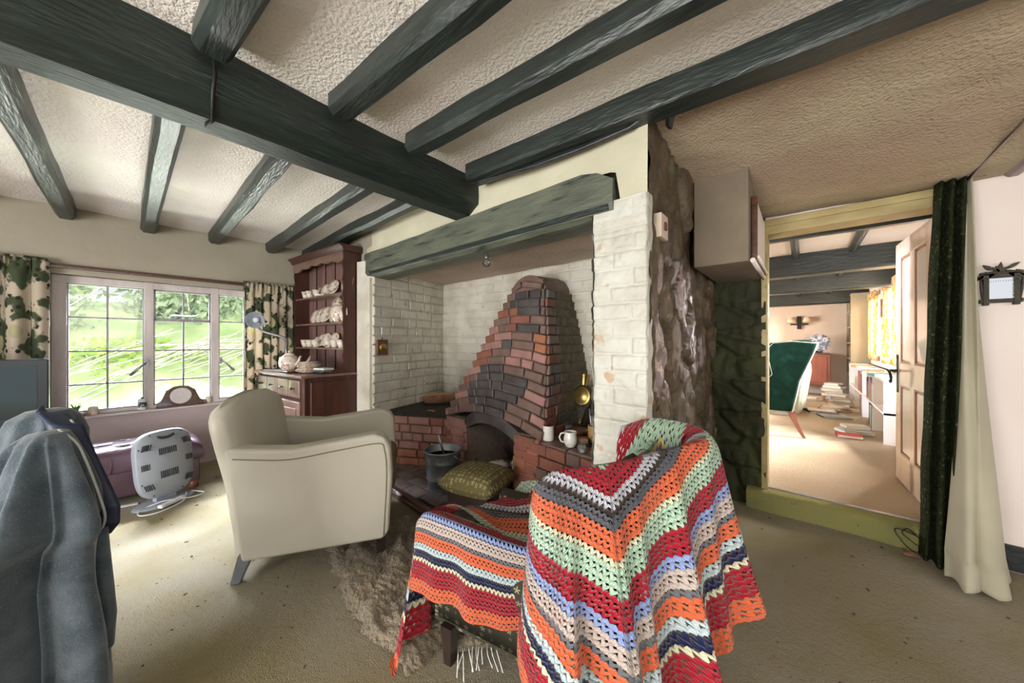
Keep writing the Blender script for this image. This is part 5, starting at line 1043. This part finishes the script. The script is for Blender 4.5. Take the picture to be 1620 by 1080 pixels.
def lay(ci, x, y, z, w, l, h, rz, label):
    b = MB(); b.box(-w/2, w/2, -l/2, l/2, 0, .003); b.box(-w/2, w/2, -l/2, l/2, h-.003, h); b.box(-w/2, -w/2+.004, -l/2, l/2, 0, h); b.box(-w/2+.004, w/2-.005, -l/2+.004, l/2-.004, .003, h-.003, 1)
    o = b.build('book', [BM[ci], PG]); o.location = (x, y, z); o.rotation_euler = (0, 0, rz); tag(o, label, 'book', 'books lying on the far room floor')
piles = [(.10, 7.85, [(5, .30, .24, .03), (1, .26, .2, .03)], 'on the carpet in front of the red-brown cabinet'), (.20, 6.55, [(9, .32, .26, .02), (5, .30, .24, .012)], 'on the carpet beyond the green chair'), (.34, 6.85, [(11, .30, .22, .025), (1, .24, .2, .03)], 'in the sprawl before the low bookcase'),
         (.33, 6.25, [(8, .30, .24, .02)], 'at the near side of the book sprawl'), (.42, 7.4, [(1, .25, .2, .04), (3, .24, .2, .035), (5, .25, .18, .03), (8, .22, .18, .04), (1, .22, .17, .03)], 'in the tall pile against the low bookcase'), (.40, 8.2, [(3, .3, .22, .05), (1, .3, .2, .05), (10, .25, .2, .04), (5, .28, .2, .05), (9, .26, .2, .05), (1, .2, .2, .04)], 'in the heap in the far corner'),
         (.44, 5.30, [(5, .26, .2, .03), (8, .22, .18, .025), (1, .2, .16, .03)], 'in the nearest pile by the door'), (.36, 5.02, [(11, .20, .14, .03)], 'alone on the carpet nearest the door')]
for x, y, L_, wh in piles:
    z = FZ+.002
    for k, (ci, w, l, h) in enumerate(L_): lay(ci, x+rnd.uniform(-.02, .02), y+rnd.uniform(-.02, .02), z, w, l, h, rnd.uniform(-.5, .5), '%s book, %s up %s' % (bookc[ci][0], order[k], wh)); z += h+.001
for k, (ci, y) in enumerate([(2, 5.25), (10, 6.9), (5, 7.3), (4, 6.1)]): lay(ci, .64, y, FZ+.647, .2, .15, .03, rnd.uniform(-.4, .4), '%s book lying on top of the low bookcase, %s from the door' % (bookc[ci][0], order[k]))
# yellow curtains
for nm, a, c in (('nearer', 5.56, 6.05), ('nearer', 6.36, 6.72), ('farther', 7.30, 7.62), ('farther', 7.82, 8.10)):
    q = curtain('yellow_curtain', '%s yellow floral curtain at the %s far window' % ('left' if a in (6.36, 7.82) else 'right', nm), (.83, a), (.83, c), 1.90, .86, 5, .024, MT['yellowfloral'], seed=a, uvs=1.2)
o = MB().box(-.015, .015, -.05, .05, -.13, .13).build('barometer', MT['rosewood'], bevel=.01); o.location = (.845, 7.05, 1.62); tag(o, 'narrow brown wall hanging between the two far windows', 'barometer')
# ================= TUB CHAIR UNDER THE CROCHET THROW =================
CC = Vector((-.635, 1.075, 0)); CA = radians(12)   # local -x = front, turned 12 degrees
t = thing('tub_armchair', 'sprigged dark fabric tub armchair hidden under the crochet blanket', 'armchair', CC, CA)
RO = .268; ARM = .43
def upath(na=36, nm=10):
    P = []
    for i in range(nm): P.append((-ARM*(1-i/nm), -1., 0., -1., -2+i/nm))
    for i in range(na+1):
        a = -pi/2+pi*i/na; P.append((cos(a), sin(a), cos(a), sin(a), -1+2*i/na))
    for i in range(1, nm+1): P.append((-ARM*i/nm, 1., 0., 1., 1+i/nm))
    return P
topz = lambda s_: .440+.33*(1-(sst(.60, 1.0, -s_) if s_ < 0 else sst(.05, .45, s_)))
rings = []
for x, y, nx, ny, s_ in upath():
    P = lambda r, z: (x+.0*r, y*r, z) if nx == 0 else (x*r*.92, y*r, z)
    zt = topz(s_); rings.append([P(RO-.03, .13), P(RO-.01, zt*.6), P(RO, zt-.06), P(RO-.012, zt-.02), P(RO-.045, zt), P(RO-.08, zt-.02), P(RO-.09, zt-.06), P(RO-.09, .30)])
def uvring(b):
    pass
b = MB(); v = []; uvs = []; acc = 0; prev = None
for r in rings:
    m_ = Vector(r[1])
    if prev is not None: acc += (m_-prev).length
    prev = m_
    for p in r: v.append(p); uvs.append((acc*1.6, p[2]*1.6))
n = 8; f = [(i*n+j, i*n+(j+1) % n, (i+1)*n+(j+1) % n, (i+1)*n+j) for i in range(len(rings)-1) for j in range(n)]+[tuple(range(n)), tuple(len(v)-1-k for k in range(n))]
b.add(v, f, 0, True, uvs); b.build('tub_back_and_arms', MT['sprig'], t)
b = MB(); b.grid(lambda u, w: ((-ARM-.02+.62*u, -.23+.46*w, .37+.03*(1-(2*u-1)**4)*(1-(2*w-1)**4)), (u, w)), 14, 14, uv=True); b.box(-ARM-.02, .18, -.24, .24, .13, .37); b.build('seat', MT['sprig'], t)
for sx, sy in ((-.38, -.24), (-.38, .24), (.2, -.2), (.2, .2)): MB().loft([[(sx+w*a, sy+w*c_, .14*f) for a, c_ in ((-1, -1), (1, -1), (1, 1), (-1, 1))] for f, w in ((0, .015), (1, .024))], sm=False).build('leg', MT['darkleg'], t)
# ---- the throw: rim curve, then cloth falling outside and inside it
def rowsrc(): pass
rim = [(-.565, .800, .66), (-.530, .735, .765), (-.485, .715, .815), (-.43, .80, .818), (-.36, .93, .818), (-.29, 1.08, .830), (-.238, 1.19, .838), (-.262, 1.305, .845), (-.345, 1.355, .850), (-.46, 1.365, .845), (-.57, 1.35, .80)]
RS = spline(rim, 14); cum = [0.]
for i in range(1, len(RS)): cum.append(cum[-1]+(RS[i]-RS[i-1]).length)
apex = cum[3*14+4]; NR = len(RS)-1
def rimpt(u):
    q = u*NR; k = min(NR-1, int(q)); f = q-k; return RS[k].lerp(RS[k+1], f), cum[k]+(cum[k+1]-cum[k])*f, (RS[min(NR, k+2)]-RS[max(0, k-1)])
a0, bL, bR = 60., 36., 32.
def rowat(p, down):
    a_ = a0+48*sst(-.12, -.22, p); bb = bL if p < 0 else bR; lim = min(abs(p), .50 if p > 0 else .22)
    return 11+a_*down+bb*lim, a_
NV = 90
def outer(u, v):
    P_, c_, T_ = rimpt(u); p = c_-apex; n_ = Vector((T_.y, -T_.x, 0)).normalized()
    R0, a_ = rowat(p, 0); Dmax = (56.4-R0)/a_; dn = Dmax*v
    # shoulder then fall
    sh = .03*(1-exp(-dn/.02)); z = P_.z-dn+.012*(1-exp(-dn/.02))
    g = dn/.6; fold = g*(.040*sin(p*30+.6)+.022*sin(p*53+2.1)+.012*sin(p*90)); flare = (.045*g+.05*g*g)*(1-.75*sst(-.10, -.22, p))
    cr = -.035*exp(-((p+.115+.03*g)/.022)**2)*min(1, g*2.2)      # the deep tuck left of the centre
    q = P_+n_*(sh+flare+fold+cr); q.z = max(z, .012+.004*sin(u*60))
    sag = .010*sin(p*40)*exp(-dn/.1)
    bb = bL if p < 0 else bR; Tt = a_*p*.85-bb*dn*(1 if p > 0 else -1)
    if p < -.2: Tt = 68*p+bb*dn
    return (q, (Tt, R0+a_*dn))
def inner(u, v):
    P_, c_, T_ = rimpt(u); p = c_-apex; n_ = Vector((T_.y, -T_.x, 0)).normalized()
    R0, a_ = rowat(p, 0); dn = .34*v; inn = .075*(1-exp(-dn/.03))+.02*v
    z = P_.z-dn+.010*(1-exp(-dn/.015)); q = P_-n_*inn; q.z = z
    if p > .42:      # inner face of the far side carries the centre of the square
        px_ = (p-.66); Rr = 3+60*abs(dn-.17)*.55+44*abs(px_); Rr = max(.1, min(17.9, Rr)) if dn < .2 else Rr
        return (q, (60*px_, Rr))
    return (q, (68*p, max(.2, R0-a_*dn*.8)))
def far_inner(u, v): # R field blended on the far inside: centre point low on the inside
    P_, c_, T_ = rimpt(u)
    return inner(u, v)
b = MB(); b.grid(outer, NR*2, NV, uv=True); b.grid(inner, NR*2, 40, uv=True)
# arm fall
armc = [(-1.105, .735, .475), (-1.06, .728, .500), (-.95, .738, .507), (-.83, .765, .500), (-.72, .80, .487), (-.62, .83, .490), (-.55, .85, .53), (-.50, .87, .60)]
AS = spline(armc, 12); NA = len(AS)-1; ac = [0.]
for i in range(1, len(AS)): ac.append(ac[-1]+(AS[i]-AS[i-1]).length)
def armf(u, v):
    q = u*NA; k = min(NA-1, int(q)); f = q-k; P_ = AS[k].lerp(AS[k+1], f); T_ = AS[min(NA, k+2)]-AS[max(0, k-1)]; n_ = Vector((T_.y, -T_.x, 0)).normalized(); s_ = ac[k]+(ac[k+1]-ac[k])*f
    R = 26+30.4*v; w = v-.30   # part before 0 lies over the arm top, inward
    hang = .262+.022*sin(s_*7+.4)
    if w < 0: q_ = P_-n_*(-w*.34)+Vector((0, 0, .012*(1-(w/.27)**2)-.02*(w/.27)**2))
    else:
        dn = hang*w/.73; g = dn/.32; q_ = P_+n_*(.014*(1-exp(-dn/.012))+.02*g+g*(.016*sin(s_*24)+.010*sin(s_*47+1)))+Vector((0, 0, -dn+.010*(1-exp(-dn/.01))))
    return (q_, (66*s_, R))
b.grid(armf, NA*2, 60, uv=True)
# front fall over the arm end and down to the floor
fr = spline([(-1.085, .725, .48), (-1.13, .775, .465), (-1.14, .86, .46), (-1.135, .95, .45)], 14); NF = len(fr)-1
def frontf(u, v):
    q = u*NF; k = min(NF-1, int(q)); f = q-k; P_ = fr[k].lerp(fr[k+1], f); dn = (.52-.05*u)*v; g = dn/.5
    n_ = Vector((-.9, -.42, 0)).normalized(); q_ = P_+n_*(.012+.050*g*sin(u*9+.5)+.03*g)+Vector((.16*g*g*(1-u)*.6, -.10*g*g*(1-u), -dn)); q_.z = max(q_.z, .014+.01*sin(u*12)**2)
    return (q_, (68*(-.1-.2*u), 30+26.4*(v if v < .5 else .5+abs(((v-.5)*2.2) % 1.0-.0)*.5) if False else 30+26.4*min(1, v*1.02)))
b.grid(frontf, NF*2, 60, uv=True)
# cloth lying in the seat, rising to the inside of the back
def seatf(u, v):
    x = -1.07+.66*u; y = .80+.50*v; z = .465+.02*sin(u*9+v*5)+.02*nz(u*5, v*5)+.30*sst(.62, 1.0, u)+.04*sst(.25, .0, v)-.05*sin(pi*v)*(1-u)
    return ((x, y+.03*sin(u*4), z), (66*(x+y)*.7, 25-18*v+6*sin(u*3)))
b.grid(seatf, 50, 34, uv=True)
th = b.build('crochet_throw', MT['crochet'], fix=False); tag(th, 'multicoloured granny-square crochet blanket draped over the tub armchair', 'blanket')
# ================= RUG AND TASSELS =================
def rugf(u, v):
    x = -2.02+1.00*u; y = .72+.52*v-.10*sin(u*2)+.04*nz(u*5, v*3, 5)*(1 if v < .2 else .3); z = .018+.030*abs(nz(u*7, v*5, 1))+.018*abs(sin(u*11+v*6+2*nz(u*3, v*3)))*(v < .7)+.008*nz(u*30, v*30)
    e = min(u, 1-u, v, 1-v); x += .035*nz(v*15, u*2, 7)*(1 if e < .02 else .3); y += .035*nz(u*17, 1, 9)*(1 if e < .02 else 0)
    return (x, y, max(.004, z*min(1, e*14+.05)))
o = MB().grid(rugf, 130, 80).build('fleece_rug', MT['rug'], fix=False); tag(o, 'rumpled brown fleecy rug between the cream armchair and the blanket chair', 'rug')
b = MB(); b.loft([[(x, (.035+.01*nz(x*9, 1))*cos(a), .03+.028*sin(a)) for a in [2*pi*k/10 for k in range(10)]] for x in [-.10+.02*k for k in range(11)]])
o = b.build('rolled_rug_edge', MT['rug']); o.location = (-.93, .87, 0); o.rotation_euler = (0, 0, .9); tag(o, 'rolled-over brown rug edge poking out beneath the tub armchair', 'rug edge')
b = MB(); rnd = random.Random(5)
for k in range(11):
    s_ = k/10; bx = -.955+.085*s_; by = .80+.10*s_; dx = rnd.uniform(.03, .09); b.tube(spline([(bx, by, .03), (bx+dx*.4, by-.025, .02+rnd.uniform(0, .02)), (bx+dx, by-.04-rnd.uniform(0, .03), .008)], 4), .0018, 5)
tag(b.build('rug_fringe', MT['fringe']), 'white tassels splayed on the carpet under the tub armchair', 'fringe')
# ================= COAT OVER A DINING CHAIR =================
t = thing('dining_chair', 'dark wooden dining chair almost hidden under the grey coat', 'chair', (-1.655, -.16, 0), radians(150))
for sx in (-1, 1):
    MB().loft([[(sx*.08+.014*a, .0-.02*(z/.9)+.014*c_, z) for a, c_ in ((-1, -1), (1, -1), (1, 1), (-1, 1))] for z in (0, .45, .84)], sm=False).build('back_post', MT['darkleg'], t); MB().box(sx*.10-.016, sx*.10+.016, .34, .372, 0, .44).build('front_leg', MT['darkleg'], t)
MB().box(-.12, .12, -.02, .39, .43, .46).build('seat', MT['darkwood'], t, bevel=.01); MB().box(-.10, .10, -.045, -.015, .79, .85).build('top_rail', MT['darkwood'], t, bevel=.01)
CT = thing('grey_coat', 'grey woollen coat with dark blue lining slung over a chair in the left foreground', 'coat', (-1.70, -.20, 0), radians(41))
# local x runs to the right along the chair, local y away towards the window
def ring(z, xl, xr, yf, yb, fa, ph, e=.75, k_=5):
    R_ = []; cx = (xl+xr)/2; w = (xr-xl)/2; cy = (yf+yb)/2; d = (yb-yf)/2
    for k in range(120):
        a = 2*pi*k/120; c_, s_ = cos(a), sin(a); fo = 1.35*fa*(sin(a*k_+ph)+.6*sin(a*(k_*2+1)+ph*.7)+.8*nz(c_*2, s_*2, z*1.2)+.5*max(0, sin(a*k_*2+1))**3)
        R_.append((cx+(w+fo*.5)*(abs(c_)**e)*(1 if c_ > 0 else -1), cy+(d+fo)*(abs(s_)**e)*(1 if s_ > 0 else -1), z))
    return R_
def body(keys, name, ph, e=.8, k_=5, n=7, caps=True):
    rg = []
    for i in range(len(keys)-1):
        for k in range(n):
            f = k/n; A_, B_ = keys[i], keys[i+1]; q = [A_[j]+(B_[j]-A_[j])*f for j in range(6)]; rg.append(ring(q[0], q[1], q[2], q[3], q[4], q[5], ph+q[0]*.5, e, k_))
    return MB().loft(rg, caps=caps).build(name, MT['coat'], CT)
body([(0.902, 0.115, 0.143, -0.05, -0.01, 0.0), (0.897, 0.095, 0.163, -0.07, 0.0, 0.0), (0.875, 0.075, 0.183, -0.09, 0.0, 0.003), (0.82, 0.05, 0.213, -0.11, 0.0, 0.009), (0.73, 0.015, 0.246, -0.13, 0.0, 0.018), (0.665, -0.015, 0.263, -0.14, 0.0, 0.0225), (0.63, -0.035, 0.258, -0.14, 0.0, 0.024), (0.6, -0.045, 0.236, -0.145, 0.0, 0.027), (0.5, -0.075, 0.228, -0.15, 0.0, 0.033), (0.36, -0.105, 0.246, -0.155, 0.0, 0.039), (0.12, -0.145, 0.263, -0.165, 0.0, 0.045), (0.05, -0.145, 0.263, -0.165, 0.0, 0.045)], 'coat_body', 1.2)
body([(.943, -.03, .01, .05, .09, 0), (.938, -.06, .030, .03, .11, 0), (.915, -.095, .045, .01, .13, .003), (.87, -.115, .060, .0, .14, .005), (.80, -.15, .065, -.01, .14, .008), (.70, -.20, .06, -.03, .14, .010), (.55, -.24, .06, -.04, .14, .012)], 'collar', 2.4, .85, 4)
# turned-back front edge showing the lining, a lobe narrowing up to the collar
def lobe(u, v):
    C = [(.005, .045, .940, .02), (.060, .035, .905, .06), (.085, .03, .855, .07), (.110, .03, .79, .08), (.138, .03, .72, .09), (.158, .03, .66, .10), (.163, .03, .61, .09), (.155, .03, .575, .05)]
    q = u*(len(C)-1); k = min(len(C)-2, int(q)); f = q-k; f = f*f*(3-2*f); x, y, z, w = [C[k][j]+(C[k+1][j]-C[k][j])*f for j in range(4)]
    return (x+(v-.5)*w+.02*v, y-.028*sin(pi*v)+.02*v, z+(v-.5)*.03*(1-u)*-1)
MB().grid(lobe, 50, 16).build('lapel_lining', MT['lining'], CT, solid=.012, fix=False)
def edge(pts, r, name, m): return MB().tube(spline(pts, 8), r, 6).build(name, m, CT)
edge([(.085, .045, .915), (.122, .05, .855), (.152, .05, .79), (.185, .05, .72), (.210, .05, .66), (.210, .05, .61)], .0030, 'lining_edge', MT['piping'])
edge([(.150, -.03, .905), (.186, -.02, .865), (.213, -.02, .815), (.246, -.02, .73), (.266, -.02, .665), (.261, -.02, .63), (.242, -.02, .60), (.236, -.02, .50), (.254, -.02, .36), (.270, -.02, .12)], .0032, 'front_edge', MT['piping'])
body([(.60, .14, .225, -.03, .04, .004), (.50, .14, .235, -.04, .04, .006), (.36, .16, .250, -.04, .04, .006), (.27, .18, .25, -.04, .03, .006), (.25, .20, .24, -.02, .01, .003)], 'sleeve', .3, .9, 3)
# ================= CRUMBS =================
b = MB(); rnd = random.Random(9)
for k in range(520):
    if rnd.random() < .62: x = rnd.uniform(-4.0, -1.1); y = rnd.uniform(-.8, 1.25)
    else: x = rnd.uniform(-.4, 1.4); y = rnd.uniform(-.2, 2.75)
    s_ = rnd.choice([.0025, .003, .004, .005, .008]); a = rnd.uniform(0, pi); b.obox((x, y, .008+s_*.2), (s_*rnd.uniform(1, 2.5), s_, s_*.5), Matrix.Rotation(a, 3, 'Z'))
tag(b.build('floor_crumbs', MT['dirt']), 'dark crumbs and plaster debris scattered over the worn carpet', 'debris', kind='stuff')
# ================= GARDEN =================
b = MB(); b.grid(lambda u, v: (-4.7-9*u, -6+15*v, -.35+2.3*sst(.10, .75, u)+.25*nz(u*7, v*9)), 60, 60); o = b.build('garden_bank', MT['lawn'], fix=False); struct(o); o['label'] = 'sloping green garden bank outside the window'
def shrub(name, label, c, R_, n, m, ls, seed, stems=6, bare=False):
    t = thing(name, label, 'shrub', (c[0], c[1], c[2]), 0, 'shrubs outside the window'); rnd = random.Random(seed); b = MB()
    for k in range(n):
        while True:
            p = Vector((rnd.uniform(-1, 1), rnd.uniform(-1, 1), rnd.uniform(-1, 1)))
            if p.length < 1: break
        p = p*(.55+.45*rnd.random()) if p.length > .3 else p; q = Vector((p.x*R_[0], p.y*R_[1], (p.z+1)*R_[2])); s_ = ls*rnd.uniform(.6, 1.4)
        a = Vector((rnd.gauss(0, 1), rnd.gauss(0, 1), rnd.gauss(0, 1))).normalized(); c_ = a.orthogonal().normalized()
        b.add([q-a*s_, q+c_*s_*.45, q+a*s_, q-c_*s_*.45], [(0, 1, 2, 3)])
    b.build('foliage', m, t, fix=False)
    b = MB()
    for k in range(stems):
        e = Vector((rnd.uniform(-1, 1)*R_[0], rnd.uniform(-1, 1)*R_[1], R_[2]*rnd.uniform(1.1, 1.9))); b.tube([(0, 0, -.3), e*.5+Vector((rnd.uniform(-.1, .1), rnd.uniform(-.1, .1), .1)), e], [.014, .010, .004], 5)
    b.build('stems', MT['twig'], t)
for i, (c, R_, n, m, ls, st, lb) in enumerate([((-9.5, -1.6, .7), (1.0, 1.6, 1.25), 3200, 'leafB', .09, 10, 'misty grey-green shrub seen through the left light of the window'), ((-10.5, 1.2, .8), (1.0, 1.6, 1.1), 2800, 'leafB', .09, 12, 'large grey-green bush seen through the middle of the window'), ((-9.8, 4.2, .6), (1.0, 1.5, 1.2), 2600, 'leafC', .09, 10, 'bright green bush seen through the right light of the window'),
        ((-6.4, 2.1, -.1), (.5, .7, .50), 1500, 'leafC', .05, 10, 'low leafy plant close outside the right of the window'), ((-6.6, .6, -.2), (.5, .6, .42), 1200, 'leafA', .05, 12, 'low pale plant close outside the middle mullion'), ((-7.0, -1.0, -.1), (.5, .8, .30), 1100, 'leafA', .05, 8, 'low pale plant close outside the left of the window'),
        ((-8.6, -2.6, .1), (.7, 1.0, .62), 1800, 'leafB', .07, 9, 'misty bush half way up the bank, left of the window view'), ((-8.8, 0.0, .1), (.7, 1.2, .60), 2000, 'leafC', .07, 9, 'yellow-green bush half way up the bank behind the mullion'), ((-8.8, 2.5, .1), (.7, 1.2, .62), 2000, 'leafB', .07, 9, 'grey-green bush half way up the bank, right of the mullion')]):
    shrub('garden_shrub', lb, c, R_, n, MT[m], ls, 60+i, st)
b = MB(); rnd = random.Random(14)
for k in range(34):
    y = rnd.uniform(-1.2, 1.6); x = -7.6-rnd.random(); b.tube(spline([(x, y-.6, .1), (x-.1, y, .45+rnd.random()*.15), (x-.2, y+.8, .75+rnd.random()*.3), (x-.3, y+1.6, 1.0+rnd.random()*.4)], 3), .008, 4)
tag(b.build('bramble_stems', MT['twig']), 'long arching bare stems close outside the lower panes', 'stems', kind='stuff')
